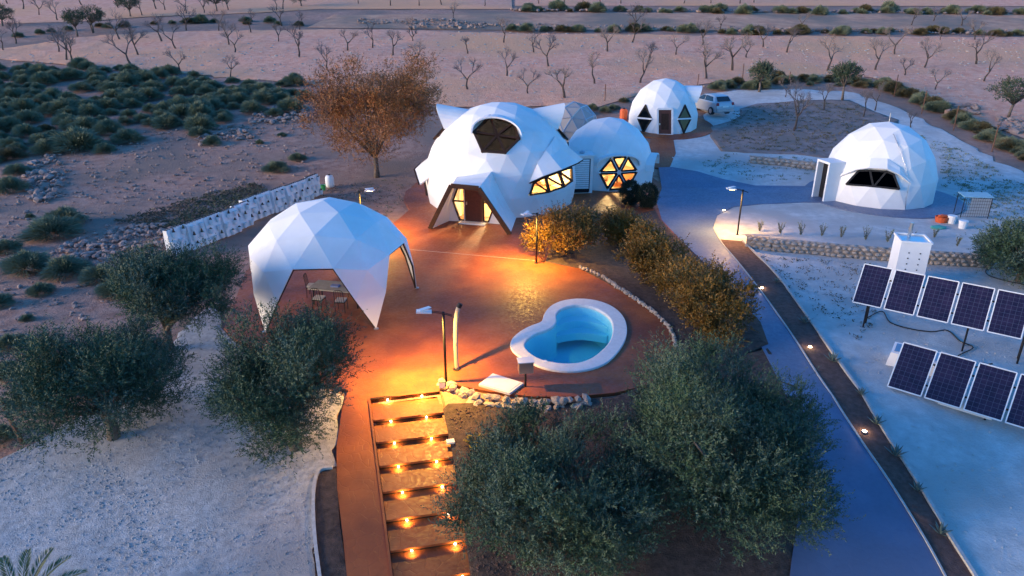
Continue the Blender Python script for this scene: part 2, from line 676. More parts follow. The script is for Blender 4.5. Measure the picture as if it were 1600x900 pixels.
ground()
sheet('ploughed_field', px((-400, 125), (0, 92), (240, 112), (470, 130), (700, 168), (860, 166), (900, 176), (985, 152), (1100, 130), (1340, 117),
                           (1420, 137), (1500, 177), (1600, 217), (2000, 330), (2000, 66), (1600, 58), (1200, 56), (800, 52), (600, 46),
                           (390, 47), (240, 50), (130, 58), (0, 76), (-400, 112)), 0.004, 'field', res=1.6, amp=0.10, jit=0.9)
sheet('upper_field', px((-500, 44), (0, 37), (120, 34), (230, 26), (400, 20), (500, 14), (800, 14), (800, -70), (-500, -70)), 0.004, 'field', res=6, amp=0.15)
sheet('upper_terrace_field', px((480, 43), (800, 47), (1200, 48), (2100, 54), (2100, 24), (1200, 20), (800, 20), (520, 24)), 0.004, 'field_far', res=3, amp=0.15)
sheet('top_field', px((805, 9), (1200, 9), (2200, 10), (2200, -70), (805, -70)), 0.004, 'field', res=6, amp=0.15)
sheet('gravel_yard', px((-300, 830), (-60, 742), (0, 715), (60, 690), (130, 650), (200, 612), (250, 560), (300, 500), (340, 470), (349, 517), (361, 533), (470, 596), (540, 620),
                        (525, 700), (524, 730), (498, 737), (489, 760), (487, 800), (497, 905), (503, 960), (-400, 960)), 0.004, 'gravel', res=0.3, amp=0.035, jit=0.25)
sheet('gravel_court', px((1040, 225), (1100, 200), (1098, 150), (1150, 141), (1250, 139), (1330, 144), (1400, 167), (1480, 207), (1560, 252), (1640, 292),
                         (1750, 335), (2000, 440), (2300, 960), (1400, 960), (1130, 420), (1040, 262)), 0.004, 'gravel_fine', res=0.5, amp=0.03, jit=0.6)
sheet('dry_garden_bed', px((1120, 236), (1108, 215), (1138, 192), (1152, 168), (1250, 156), (1340, 161), (1392, 187), (1410, 216), (1380, 236), (1290, 246), (1180, 244)),
      0.040, 'dry_bed', res=0.6, amp=0.03, skirt=0.08, jit=1.5)

drive_right = [(1490, 935), (1474, 900), (1440, 838), (1390, 757), (1340, 684), (1290, 607), (1240, 530), (1190, 459), (1150, 408), (1128, 382), (1114, 357), (1121, 337),
               (1146, 324), (1190, 320), (1255, 317)]
drive_left = [(1230, 935), (1236, 880), (1250, 790), (1235, 640), (1198, 560), (1168, 505), (1150, 462), (1100, 412), (1062, 375), (1034, 345), (1026, 318), (1034, 295), (1029, 263)]
sheet('driveway', px(*drive_right) + px((1300, 318), (1300, 292), (1265, 292), (1180, 291), (1130, 281), (1090, 269), (1050, 262)) + list(reversed(px(*drive_left))),
      0.062, 'slate', skirt=0.08)
dl = spline(px(*drive_right[:11]), 4)
verge_out = [(1540, 935), (1520, 900), (1482, 840), (1430, 752), (1372, 662), (1312, 571), (1262, 498), (1212, 430), (1180, 398), (1160, 378)]
vo = spline(px(*verge_out), 4)
sheet('planted_verge', [p for p in dl[:38]] + list(reversed(vo)), 0.050, 'verge_soil', res=0.4, amp=0.04)
ribbon('kerb', dl[:40], 0.05, 0.10, 'kerb')['kind'] = 'structure'
ribbon('kerb', vo, 0.09, 0.13, 'kerb')['kind'] = 'structure'

terrace_px = [(350, 514), (372, 460), (385, 425), (430, 385), (520, 363), (600, 356), (613, 352), (640, 329), (631, 314), (634, 300), (650, 287), (690, 272),
              (900, 268), (1004, 268), (1036, 290), (1033, 320), (1050, 345), (1080, 400), (1100, 440), (1090, 520), (1060, 575), (1020, 602), (960, 616), (900, 622), (830, 622), (765, 614), (725, 606),
              (690, 601)]
stair_L = [Vector(p) for p in ((-4.60, 19.76, 0), (-4.35, 18.79, -.15), (-4.10, 17.83, -.30), (-3.85, 16.87, -.45), (-3.60, 15.91, -.60), (-3.35, 14.95, -.75), (-3.10, 13.99, -.90), (-2.85, 13.03, -1.05), (-2.60, 12.07, -1.20), (-2.35, 11.11, -1.35))]
swid = Vector((2.19, 0.48, 0))
terr = px(*terrace_px) + [stair_L[0] + swid, stair_L[0], Vector((-5.3, 19.9, 0))] + px((545, 612), (470, 590), (362, 528))
TERR = sheet('terrace', terr, 0.060, 'terracotta', skirt=0.30)
sheet('ramp_path', [Vector((-5.45, 20.4, 0)), Vector((-4.66, 19.95, 0)), Vector((-2.42, 11.2, 0)), Vector((-2.0, 9.6, 0))] + px((548, 960), (536, 840), (527, 765), (526, 700), (535, 640)), 0.058, 'terracotta', skirt=0.12)
# pale joint across the terrace, and one running towards the pool
jb = MB()
for a, b in (((634, 391), (838, 409)),):
    p, q = G(*a), G(*b)
    jb.bar(p + Vector((0, 0, .0635)), q + Vector((0, 0, .0635)), 0.02, 0.006, (0, 0, 1))
jb.build('terrace_joint', 'kerb', TERR)
sheet('shrub_bed', px((852, 411), (905, 421), (965, 453), (1000, 476), (1030, 501), (1052, 524), (1060, 560), (1110, 575), (1200, 540), (1188, 506), (1148, 463), (1098, 413), (1060, 376), (1032, 346), (1023, 330), (985, 340),
                      (935, 336), (905, 345), (870, 362)), 0.085, 'bed_soil', res=0.4, amp=0.05, skirt=0.08)
sheet('slope_bed', px((700, 632), (830, 628), (960, 622), (1062, 580), (1110, 570), (1200, 545), (1250, 600), (1275, 700), (1262, 790), (1236, 880), (1228, 960), (690, 960), (735, 900), (722, 800), (705, 700), (692, 640)),
      0.03, 'bed_soil', res=0.35, amp=0.06)
kb = px((520, 734), (500, 738), (492, 760), (490, 800), (493, 850), (500, 905), (506, 960))
sheet('kerbed_bed', kb + px((552, 960), (540, 880), (531, 820), (526, 734)), 0.045, 'bed_soil', res=0.3, amp=0.04)
ribbon('kerb', spline(kb, 4), 0.09, 0.13, 'kerb')['kind'] = 'structure'
sheet('dome_path', px((1017, 214), (1052, 217), (1056, 240), (1046, 263), (1020, 263), (1014, 240)), 0.030, 'terracotta', skirt=0.05)


def disc(name, c, r, dz, material, sx=1.0):
    pts = [Vector((c[0] + sx * r * math.cos(2 * PI * k / 40), c[1] + r * math.sin(2 * PI * k / 40), 0)) for k in range(40)]
    return sheet(name, pts, dz, material, skirt=0.25)


# ------------------------------------------------------------------ staircase with recessed lights
def stairs():
    t = thing('staircase', stair_L[0], 'terracotta staircase with small lights in its risers', 'staircase')
    u = swid.normalized()
    n = Vector((u.y, -u.x, 0))
    for k in range(9):
        a = stair_L[k + 1].copy()
        a0 = stair_L[k].copy()
        z1 = a.z + 0.055
        over = Vector((n.x, n.y, 0)) * 0.04
        p = [a0 - n * 0.02, a0 + swid - n * 0.02, a + swid + over, a + over]
        mb = MB()
        top = [Vector((q.x, q.y, z1)) for q in p]
        bot = [Vector((q.x, q.y, z1 - 0.07)) for q in p]
        mb.add(top + bot, [(3, 2, 1, 0), (4, 5, 6, 7), (0, 1, 5, 4), (1, 2, 6, 5), (2, 3, 7, 6), (3, 0, 4, 7)])
        mb.build('step', 'terracotta', t)
        mb = MB()
        q = [a0, a0 + swid, a0 + swid - n * 0.1, a0 - n * 0.1]
        zt, zb_ = a0.z + 0.053 - (0 if k == 0 else 0.071), a.z + 0.01
        mb.add([Vector((v.x, v.y, zt)) for v in q] + [Vector((v.x, v.y, zb_)) for v in q],
               [(0, 1, 2, 3), (7, 6, 5, 4), (0, 4, 5, 1), (1, 5, 6, 2), (2, 6, 7, 3), (3, 7, 4, 0)])
        mb.build('riser', 'brown', t)  # dark brown puts the shade on the risers into their colour
        for j, s in enumerate((0.24, 0.74)):
            c = a0 + swid * s + n * 0.006
            c.z = (zt + zb_) / 2 + 0.012
            f = MB().bar(c - u * 0.022, c + u * 0.022, 0.035, 0.02, n).build('step_light', 'spot_glow', t)
            light('step_glow', 'SPOT', c + n * 0.22 + Vector((0, 0, 0.09)), (4.5, 5.2, 6, 6, 5.5, 4.6, 4.2, 3.8, 3.4)[k] * (0.9, 1.1)[(k + j) % 2], (1.0, 0.58, 0.11), t, 0.08, rot=(R(50), 0, math.atan2(n.x, -n.y)), spot=R(140), blend=0.8)
    for side, off in ((0, -0.05), (1, 0.05)):
        mb = MB()
        vs, fs = [], []
        for k in range(10):
            b = stair_L[k] + swid * side + u * off
            vs += [b - u * 0.03 + Vector((0, 0, -0.25)), b - u * 0.03 + Vector((0, 0, 0.062)), b + u * 0.03 + Vector((0, 0, 0.062)), b + u * 0.03 + Vector((0, 0, -0.25))]
        for k in range(9):
            for j in range(3):
                fs.append((4 * k + j, 4 * k + 4 + j, 4 * k + 5 + j, 4 * k + 1 + j))
        fs += [(0, 1, 2, 3), (39, 38, 37, 36)]
        mb.add(vs, fs).build('stringer', 'terracotta', t)


stairs()


# ------------------------------------------------------------------ geodesic domes
S5 = math.sqrt(5)


def geodesic(freq, rot):
    V = [Vector((0, 0, 1))]
    for k in range(5):
        a = rot + k * 2 * PI / 5
        V.append(Vector((2 / S5 * math.cos(a), 2 / S5 * math.sin(a), 1 / S5)))
    for k in range(5):
        a = rot + (k + .5) * 2 * PI / 5
        V.append(Vector((2 / S5 * math.cos(a), 2 / S5 * math.sin(a), -1 / S5)))
    V.append(Vector((0, 0, -1)))
    F = []
    for k in range(5):
        n = (k + 1) % 5
        F += [(0, 1 + k, 1 + n), (1 + k, 6 + k, 1 + n), (1 + n, 6 + k, 6 + n), (6 + k, 11, 6 + n)]
    verts, idx, faces = [], {}, []

    def vid(p):
        p = p.normalized()
        key = (round(p.x, 4) + 0.0, round(p.y, 4) + 0.0, round(p.z, 4) + 0.0)
        if key not in idx:
            idx[key] = len(verts)
            verts.append(p)
        return idx[key]
    for a, b, c in F:
        A, B, C = V[a], V[b], V[c]
        g = {}
        for i in range(freq + 1):
            for j in range(freq + 1 - i):
                g[i, j] = vid((A * (freq - i - j) + B * i + C * j) / freq)
        for i in range(freq):
            for j in range(freq - i):
                faces.append((g[i, j], g[i + 1, j], g[i, j + 1]))
                if i + j < freq - 1:
                    faces.append((g[i + 1, j], g[i + 1, j + 1], g[i, j + 1]))
    return verts, faces


class Dome:
    """placement of a geodesic shell: centre of its sphere, radius, vertical stretch"""
    def __init__(s, cx, cy, r, rot, z0, zb=-0.18759, sz=1.0):
        s.r, s.rot, s.sz, s.zb, s.z0 = r, rot, sz, zb, z0
        s.c = Vector((cx, cy, z0 - zb * r * sz))

    def p(s, v, k=1.0):
        return s.c + Vector((v[0] * s.r * k, v[1] * s.r * k, v[2] * s.r * s.sz * k))

    def hit(s, x, y, k=1.0):
        o = Vector((0, 0, CAM_H)) - s.c
        d = ray(x, y).normalized()
        o = Vector((o.x, o.y, o.z / s.sz))
        d = Vector((d.x, d.y, d.z / s.sz))
        a, b, c = d.dot(d), o.dot(d), o.dot(o) - (s.r * k) ** 2
        D = b * b - a * c
        t = (-b - math.sqrt(max(D, 0))) / a
        q = o + t * d
        return s.c + Vector((q.x, q.y, q.z * s.sz))

    def inward(s, p, d, k=0.985, hmax=6.0):
        """walk from p along horizontal d until the sphere is met"""
        o = Vector(p) - s.c
        o = Vector((o.x, o.y, o.z / s.sz))
        d = Vector((d[0], d[1], d[2] / s.sz if len(d) > 2 else 0))
        a, b, c = d.dot(d), o.dot(d), o.dot(o) - (s.r * k) ** 2
        D = b * b - a * c
        if D < 0 or c < 0:
            return Vector(p)
        t = (-b - math.sqrt(D)) / a
        return Vector(p) + Vector((d.x, d.y, d.z * s.sz)) * max(0, min(t, hmax))

    def shell(s, freq, cuts, name, material, parent, inner='white_inner', thick=0.12):
        vs, fs = geodesic(freq, s.rot)
        bm = bmesh.new()
        bv = [bm.verts.new(s.p(v)) for v in vs]
        for f in fs:
            bm.faces.new([bv[i] for i in f])
        floor = s.z0 - 0.12
        bmesh.ops.bisect_plane(bm, geom=bm.verts[:] + bm.edges[:] + bm.faces[:], plane_co=(0, 0, floor), plane_no=(0, 0, -1), clear_outer=True)
        for poly in cuts:
            cen = sum(poly, Vector()) / len(poly)
            nrm = Vector()
            for i in range(len(poly)):
                nrm += (poly[i] - cen).cross(poly[(i + 1) % len(poly)] - cen)
            nrm.normalize()
            if nrm.dot(cen - s.c) < 0:
                nrm = -nrm
            rad = max((p - cen).length for p in poly)
            planes = []
            for i in range(len(poly)):
                a, b = poly[i], poly[(i + 1) % len(poly)]
                no = (b - a).cross(nrm).normalized()
                if no.dot(cen - a) > 0:
                    no = -no
                planes.append((a, no))
            for a, no in planes:
                fc = [f for f in bm.faces if (f.calc_center_median() - cen).length < rad + 2.2 and (f.calc_center_median() - s.c).dot(nrm) > 0]
                ge = list({v for f in fc for v in f.verts}) + list({e for f in fc for e in f.edges}) + fc
                bmesh.ops.bisect_plane(bm, geom=ge, plane_co=a, plane_no=no, dist=1e-5)
            kill = [f for f in bm.faces if (f.calc_center_median() - s.c).dot(nrm) > 0 and (f.calc_center_median() - cen).length < rad + 2.2 and
                    all((f.calc_center_median() - a).dot(no) < -1e-4 for a, no in planes)]
            bmesh.ops.delete(bm, geom=kill, context='FACES')
        bm.normal_update()
        # inner skin
        bnd = [e for e in bm.edges if e.is_boundary]
        mp = {}
        for v in list(bm.verts):
            k = 1 - thick / s.r
            mp[v] = bm.verts.new(s.c + (v.co - s.c) * k)
        nf = []
        for f in list(bm.faces):
            g = bm.faces.new([mp[v] for v in reversed(f.verts)])
            g.material_index = 1
            nf.append(g)
        for e in bnd:
            a, b = e.verts
            bm.faces.new((a, b, mp[b], mp[a]))
        bmesh.ops.recalc_face_normals(bm, faces=bm.faces[:])
        o = bm_build(bm, name, material, parent)
        o.data.materials.append(MATS[inner])
        return o


def plane_of(poly, ref):
    cen = sum(poly, Vector()) / len(poly)
    nrm = Vector()
    for i in range(len(poly)):
        nrm += (poly[i] - cen).cross(poly[(i + 1) % len(poly)] - cen)
    nrm.normalize()
    if nrm.dot(cen - ref) < 0:
        nrm = -nrm
    return cen, nrm


def flatten(poly, ref):
    cen, n = plane_of(poly, ref)
    return [p - n * (p - cen).dot(n) for p in poly], cen, n


def window(root, poly, n, panes, bars, fw=0.13, fd=0.16, frame='brown', glass='glass', bar_mat=None, bw=None, name='window'):
    """frame round poly, a pane for each polygon in panes, a mullion for each bar"""
    mb = MB()
    cen = sum(poly, Vector()) / len(poly)
    k = len(poly)
    for i in range(k):
        a, b = poly[i], poly[(i + 1) % k]
        ins = lambda p: p + (cen - p).normalized() * fw * 0.55
        mb.bar(ins(a), ins(b), fw, fd, n)
    w = mb.build(name, frame, root)
    for a, b in bars:
        MB().bar(a, b, bw or fw, fd * 0.9, n).build('mullion', bar_mat or frame, w)
    for q in panes:
        MB().prism(q, n, 0.02).build('pane', glass, w)
    return w


def hood(name, dome, rim, d, parent, material='white', thick=0.09, k=0.985, base=None, seg=4, trim=None):
    """visor: rim curve carried back along d to the shell"""
    rim = [Vector(p) for p in rim]
    if base is None:
        base = [dome.inward(p, d, k) for p in rim]
    bm = bmesh.new()
    rows = []
    for j in range(seg + 1):
        t = j / seg
        rows.append([bm.verts.new(a.lerp(b, t)) for a, b in zip(rim, base)])
    for j in range(seg):
        for i in range(len(rim) - 1):
            q = [rows[j][i], rows[j][i + 1], rows[j + 1][i + 1], rows[j + 1][i]]
            if (q[0].co - q[3].co).length < 1e-5 and (q[1].co - q[2].co).length < 1e-5:
                continue
            bm.faces.new(q)
    bmesh.ops.remove_doubles(bm, verts=bm.verts[:], dist=1e-4)
    bmesh.ops.recalc_face_normals(bm, faces=bm.faces[:])
    bmesh.ops.solidify(bm, geom=bm.faces[:], thickness=thick)
    bmesh.ops.recalc_face_normals(bm, faces=bm.faces[:])
    o = bm_build(bm, name, material, parent)
    if trim:
        mb = MB()
        n = -Vector((d[0], d[1], 0)).normalized()
        for i in range(len(rim) - 1):
            mb.bar(rim[i] + n * 0.02, rim[i + 1] + n * 0.02, trim, 0.10, n)
        mb.build('hood_trim', 'brown', o)
    return o


def arc_rim(c, lat, w_, h_, n=14, flat=0.0):
    """half-ellipse rim in a vertical plane: centre c, lateral unit vector lat"""
    out = []
    for i in range(n + 1):
        a = PI * i / n
        out.append(c - lat * w_ * math.cos(a) + Vector((0, 0, h_ * math.sin(a) ** 0.85)))
    return out


def azv(deg):
    a = R(deg)
    return Vector((math.sin(a), -math.cos(a), 0))          # azimuth from the camera's side, positive to the right


def lerp(a, b, t):
    return a.lerp(b, t)


# --- the large dome
D1 = Dome(-0.72, 44.5, 4.84, -1.75, 0.055, zb=-0.25)
h1 = thing('dome_house', (D1.c.x, D1.c.y, 0), 'largest white dome house with ear-like visors and brown A-frame porch', 'dome house')
hexw, hc, hn = flatten([D1.hit(*q) for q in ((738.7, 206.3), (765, 181), (803, 191), (813, 217), (790, 240.7), (752.7, 238))], D1.c)
mouth = [D1.hit(*q) for q in ((834, 284), (852, 276), (873, 268), (893, 261), (894, 283), (881.5, 292), (858, 300.5), (827, 305))]
A_, B_ = at_z(672, 357, 0.06), at_z(797, 366, 0.06)
pn = Vector(((B_ - A_).y, -(B_ - A_).x, 0)).normalized()          # the porch faces this way
pl = (B_ - A_).normalized()
doorp = D1.c - Vector((0, 0, D1.c.z)) + pn * 5.65
dc = doorp + pl * (-0.20)


def dp(u, z):
    return Vector((dc.x, dc.y, 0.06)) + pl * u + Vector((0, 0, z))



cut_mouth_l = [mouth[0], mouth[1], mouth[6], mouth[7]]
cut_mouth_m = [mouth[1], mouth[2], mouth[5], mouth[6]]
cut_mouth_r = [mouth[2], mouth[3], mouth[4], mouth[5]]
side_az = -98
D1.shell(4, [hexw, cut_mouth_l, cut_mouth_m, cut_mouth_r, [dp(-1.35, -0.15), dp(-1.0, 2.42), dp(1.0, 2.42), dp(1.35, -0.15)]], 'shell', 'white', h1)
window(h1, hexw, hn, [[hexw[i], hexw[(i + 1) % 6], hc] for i in range(6)], [(p, hc) for p in hexw], 0.12, 0.16, glass='dim_tint_glass')
for cutq in (cut_mouth_l, cut_mouth_m, cut_mouth_r):
    q, c_, n_ = flatten(cutq, D1.c)
    m_top = lerp(q[0], q[1], 0.5)
    window(h1, q, n_, [[q[0], q[1], q[2]], [q[0], q[2], q[3]]], [(q[0], q[2])], 0.09, 0.14)
# eyebrow over the hexagonal window
lat = Vector((0, 0, 1)).cross(Vector((hn.x, hn.y, 0)).normalized())
vd = Vector((hn.x, hn.y, 0)).normalized()
lat = lat if lat.x > 0 else -lat
rimc = lerp(hexw[0], hexw[3], 0.5) + vd * 0.12
w1 = (hexw[3] - hexw[0]).dot(lat) / 2 + 0.10
rim = []
for i in range(17):
    a = PI * i / 16
    base_z = lerp(hexw[0], hexw[3], 0.5 - 0.5 * math.cos(a)).z - 0.05
    p = rimc - lat * w1 * math.cos(a)
    p.z = base_z + 1.06 * math.sin(a) ** 0.8
    rim.append(p - vd * 0.48 * math.sin(a))
hood('visor', D1, rim, -vd, h1)
# the two ears: visors over windows facing left and right
for az, lat0, w_, h_ in ((-93, 44, 1.1, 1.34), (96, 43, 1.15, 1.42)):
    v = azv(az)
    lt = Vector((-v.y, v.x, 0))
    base_h = D1.r * math.cos(R(lat0))
    c = D1.c + v * (base_h - 0.08) + Vector((0, 0, D1.r * math.sin(R(lat0))))
    hx = []
    for i in range(6):
        a = R(lat0)
        up = -v * math.sin(a) + Vector((0, 0, math.cos(a)))
        th = PI / 6 + i * PI / 3
        hx.append(D1.c + (v * math.cos(a) + Vector((0, 0, math.sin(a)))) * (D1.r * 0.99) + (lt * math.cos(th) + up * math.sin(th)) * 1.15)
    hcx, hnn = plane_of(hx, D1.c)
    window(h1, hx, hnn, [[hx[i], hx[(i + 1) % 6], hcx] for i in range(6)], [(p, hcx) for p in hx], 0.12, 0.14, glass='car_glass')
    rm_ = [p + v * 0.55 * max(0.0, (p.z - c.z) / h_) for p in arc_rim(c, lt, w_, h_, 14)]
    hood('visor', D1, rm_, -v + Vector((0, 0, -0.17)), h1, k=0.98)
# low window and pointed hood on the left flank
v = azv(-96)
lt = Vector((-v.y, v.x, 0))
c = D1.c + v * 5.15 + Vector((0, 0, 0.15))
hood('visor', D1, [c - lt * 2.3 + Vector((0, 0, -0.05)) - v * 0.35, c - lt * 0.9 + Vector((0, 0, 0.55)) + v * 0.25, c + lt * 0.9 + Vector((0, 0, 0.55)) + v * 0.25, c + lt * 2.3 + Vector((0, 0, -0.05)) - v * 0.35], -v + Vector((0, 0, 0.75)), h1, trim=0.07)
q, c_, n_ = flatten([D1.p(Vector((math.cos(R(e)) * azv(a).x, math.cos(R(e)) * azv(a).y, math.sin(R(e))))) + v * 0.04 for a, e in ((-112, 2), (-80, 2), (-76, -9), (-116, -9))], D1.c)
window(h1, q, n_, [q], [(lerp(q[0], q[1], .33), lerp(q[3], q[2], .33)), (lerp(q[0], q[1], .66), lerp(q[3], q[2], .66))], 0.09, 0.12, glass='car_glass')
# long pointed hood over the lit strip window
hr = [D1.hit(827, 286), on_plane(849, 276, D1.hit(849, 276, 1.09), azv(30)), on_plane(877, 266, D1.hit(870, 266, 1.16), azv(38)), on_plane(902, 255, Vector((4.35, 42.6, 2.6)), azv(45)), on_plane(910, 249.5, Vector((4.75, 43.0, 2.7)), azv(50))]
hb = [D1.hit(829, 283), D1.hit(840, 256), D1.hit(852, 236), D1.hit(862, 222), D1.hit(866, 214)]
hood('visor', D1, hr, -azv(40), h1, base=hb, trim=0.07, seg=3)
# porch: splayed A-frame
P1, P2 = on_plane(705, 290, A_, pn), on_plane(748, 294, A_, pn)
rim = [A_, P1, P2, B_]
base = [D1.inward(A_ + pl * 0.9, -pn), D1.hit(714, 276), D1.hit(768, 268), D1.inward(B_ - pl * 0.35, -pn)]
base[0].z = base[3].z = 0.06
ph = hood('porch', D1, rim, -pn, h1, base=base, thick=0.10, seg=3)
mb = MB()
for a, b in ((A_, P1), (P1, P2), (P2, B_)):
    mb.bar(a + pn * 0.03, b + pn * 0.03, 0.24, 0.12, pn)
mb.build('porch_trim', 'brown', ph)
# door wall with triangular side lights
wl = MB()
xs_ = []
for a, b in zip(rim, base):
    t_ = (pn.dot(dc) - pn.dot(a)) / (pn.dot(b) - pn.dot(a))
    xs_.append(a.lerp(b, t_))
Lb, Lt, Rt, Rb = xs_
for q in ([Lb, dp(-0.80, 0.02), dp(-1.24, 1.22), dp(-0.86, 2.20), Lt], [Lt, dp(-0.86, 2.2), dp(0.86, 2.2), Rt], [Rt, dp(0.86, 2.2), dp(1.24, 1.22), dp(0.80, 0.02), Rb]):
    wl.prism(q, pn, 0.10)
wl.build('door_wall', 'white', h1)
for s in (-1, 1):
    w_ = MB()
    pts = [dp(s * 0.56, 2.20), dp(s * 0.86, 2.20), dp(s * 1.24, 1.22), dp(s * 0.86, 0.10), dp(s * 0.56, 0.10)]
    for a, b in zip(pts, pts[1:] + pts[:1]):
        w_.bar(a, b, 0.09, 0.14, pn)
    ww = w_.build('side_light', 'brown', h1)
    MB().bar(dp(s * 0.56, 1.22), dp(s * 1.24, 1.22), 0.08, 0.12, pn).build('mullion', 'brown', ww)
    MB().prism([pts[0], pts[1], pts[2], dp(s * 0.56, 1.22)], pn, 0.02).build('pane', 'glass', ww)
    MB().prism([dp(s * 0.56, 1.22), pts[2], pts[3], pts[4]], pn, 0.02).build('pane', 'glass', ww)
dr = MB().bar(dp(-0.02, 0.06), dp(-0.02, 2.16), 1.02, 0.09, pn).build('door', 'door_wood', h1)
for zz in np.linspace(0.35, 2.0, 6):
    MB().bar(dp(-0.46, zz), dp(0.42, zz), 0.20, 0.10, pn).build('door_panel', 'door_wood', dr)
MB().bar(dp(-0.42, 1.05) + pn * 0.07, dp(-0.42, 1.22) + pn * 0.07, 0.07, 0.06, pn).build('handle', 'steel', dr)
MB().bar(dp(-0.55, 0.02), dp(-0.55, 2.24), 0.05, 0.18, pn).build('door_jamb', 'coping', h1)
MB().bar(dp(-0.8, 0.03) + pn * 0.28, dp(0.75, 0.03) + pn * 0.28, 0.10, 0.42, pn).build('doorstep', 'coping', h1)
# interior floor and a few lit things inside
fl = [Vector((D1.c.x + 4.5 * math.cos(2 * PI * k / 32), D1.c.y + 4.5 * math.sin(2 * PI * k / 32), 0.075)) for k in range(32)]
MB().prism(fl, (0, 0, 1), 0.02).build('floor', 'wood_warm', h1)
light('room_light', 'POINT', D1.c + Vector((0.6, -0.6, 1.2)), 900, (1.0, 0.70, 0.33), h1, 0.25)

# --- the second dome, with the hexagonal window lit from inside
D2 = Dome(6.70, 49.2, 3.31, -2.08, 0.055, sz=1.12)
h2 = thing('dome_house', (D2.c.x, D2.c.y, 0), 'white dome house with large lit hexagonal window behind dark round shrubs', 'dome house')
hx2, c2_, n2_ = flatten([D2.hit(*q) for q in ((934.5, 269.5), (955.5, 245.4), (981, 243), (996.7, 267), (982, 296), (949.3, 298))], D2.c)
D2.shell(3, [hx2], 'shell', 'white', h2)
cc = on_plane(967.2, 269.2, c2_, n2_)
w2 = window(h2, hx2, n2_, [], [], 0.05, 0.10)
for i in range(6):
    tri = [hx2[i], hx2[(i + 1) % 6], cc]
    tc_ = sum(tri, Vector()) / 3
    tri = [p + (tc_ - p).normalized() * 0.16 for p in tri]
    mb = MB()
    for a, b in zip(tri, tri[1:] + tri[:1]):
        mb.bar(a, b, 0.12, 0.13, n2_)
    mb.build('window_frame', 'dark_metal', w2)
    MB().prism(tri, n2_, 0.02).build('pane', 'glass', w2)
for i in range(6):
    MB().bar(hx2[i], cc, 0.12, 0.11, n2_).build('mullion', 'white_paint', w2)
v2 = Vector((n2_.x, n2_.y, 0)).normalized()
l2 = Vector((-v2.y, v2.x, 0))
l2 = l2 if l2.x > 0 else -l2
mid = lerp(hx2[0], hx2[3], 0.5)
rim2 = []
for i in range(13):
    a = PI * i / 12
    p = mid - l2 * 1.50 * math.cos(a) + v2 * (0.02 + 0.22 * math.sin(a))
    p.z = mid.z + 0.38 + 0.80 * math.sin(a) ** 0.75
    rim2.append(p)
hood('visor', D2, rim2, -v2, h2)
v = azv(72)
lt = Vector((-v.y, v.x, 0))
c = D2.c + v * 3.45 + Vector((0, 0, 0.45))
hood('visor', D2, arc_rim(c, lt, 1.5, 0.95, 8), -v, h2)
fl = [Vector((D2.c.x + 3.1 * math.cos(2 * PI * k / 32), D2.c.y + 3.1 * math.sin(2 * PI * k / 32), 0.075)) for k in range(32)]
MB().prism(fl, (0, 0, 1), 0.02).build('floor', 'wood_warm', h2)
light('room_light', 'POINT', D2.c + Vector((0.3, 0.2, 1.1)), 190, (1.0, 0.64, 0.25), h2, 0.2)

# --- the far dome by the car
z3 = 1.45
D3 = Dome(13.05, 61.9, 2.98, -2.1, z3, sz=1.2)
disc('dome_pad', (D3.c.x + 0.3, D3.c.y - 0.2), 4.0, 0.05, 'terracotta')
h3 = thing('dome_house', (D3.c.x, D3.c.y, z3), 'small white dome house with dark door between two diamond windows', 'dome house')
dL = [D3.hit(*q) for q in ((1009, 163), (995, 184), (1005.6, 208.5), (1019, 186))]
dRr = [D3.hit(*q) for q in ((1070, 163), (1059, 186), (1068, 209), (1081, 185))]
dd = [D3.hit(*q) for q in ((1027.5, 170), (1050.5, 170), (1050, 213), (1027.5, 213))]
dd[2].z = dd[3].z = z3 - 0.02
dq, dcn, dn = flatten(dd, D3.c)
D3.shell(3, [dL, dRr, dq], 'shell', 'white', h3)
for q in (dL, dRr):
    q, c_, n_ = flatten(q, D3.c)
    w_ = window(h3, q, n_, [], [], 0.04, 0.08)
    MB().bar(q[1], q[3], 0.12, 0.14, n_).build('mullion', 'white_paint', w_)
    for tri in ([q[0], q[1], q[3]], [q[2], q[3], q[1]]):
        ce = sum(tri, Vector()) / 3
        tri = [p + (ce - p).normalized() * 0.13 for p in tri]
        mb = MB()
        for a, b in zip(tri, tri[1:] + tri[:1]):
            mb.bar(a, b, 0.08, 0.12, n_)
        mb.build('window_frame', 'dark_metal', w_)
        MB().prism(tri, n_, 0.02).build('pane', 'dim_tint_glass', w_)
mb = MB()
for a, b in zip(dq, dq[1:] + dq[:1]):
    mb.bar(a, b, 0.16, 0.2, dn)
mb.build('door_frame', 'white_paint', h3)
d3d = MB().prism([lerp(p, dcn, 0.06) for p in dq], dn, 0.08).build('door', 'door_wood', h3)
MB().bar(lerp(dq[0], dq[3], .55) + (dq[1] - dq[0]) * 0.14 + dn * .07, lerp(dq[0], dq[3], .62) + (dq[1] - dq[0]) * 0.14 + dn * .07, 0.08, 0.06, dn).build('handle', 'steel', d3d)
MB().prism([lerp(dq[0], dq[3], .18) + (dq[1] - dq[0]) * .25 + dn * .03, lerp(dq[0], dq[3], .18) + (dq[1] - dq[0]) * .75 + dn * .03, lerp(dq[0], dq[3], .8) + (dq[1] - dq[0]) * .75 + dn * .03, lerp(dq[0], dq[3], .8) + (dq[1] - dq[0]) * .25 + dn * .03], dn, 0.05).build('door_panel', 'brown', d3d)
v3 = Vector((dn.x, dn.y, 0)).normalized()
l3 = Vector((-v3.y, v3.x, 0))
l3 = l3 if l3.x > 0 else -l3
zc3 = D3.hit(1040, 165).z
rim3 = []
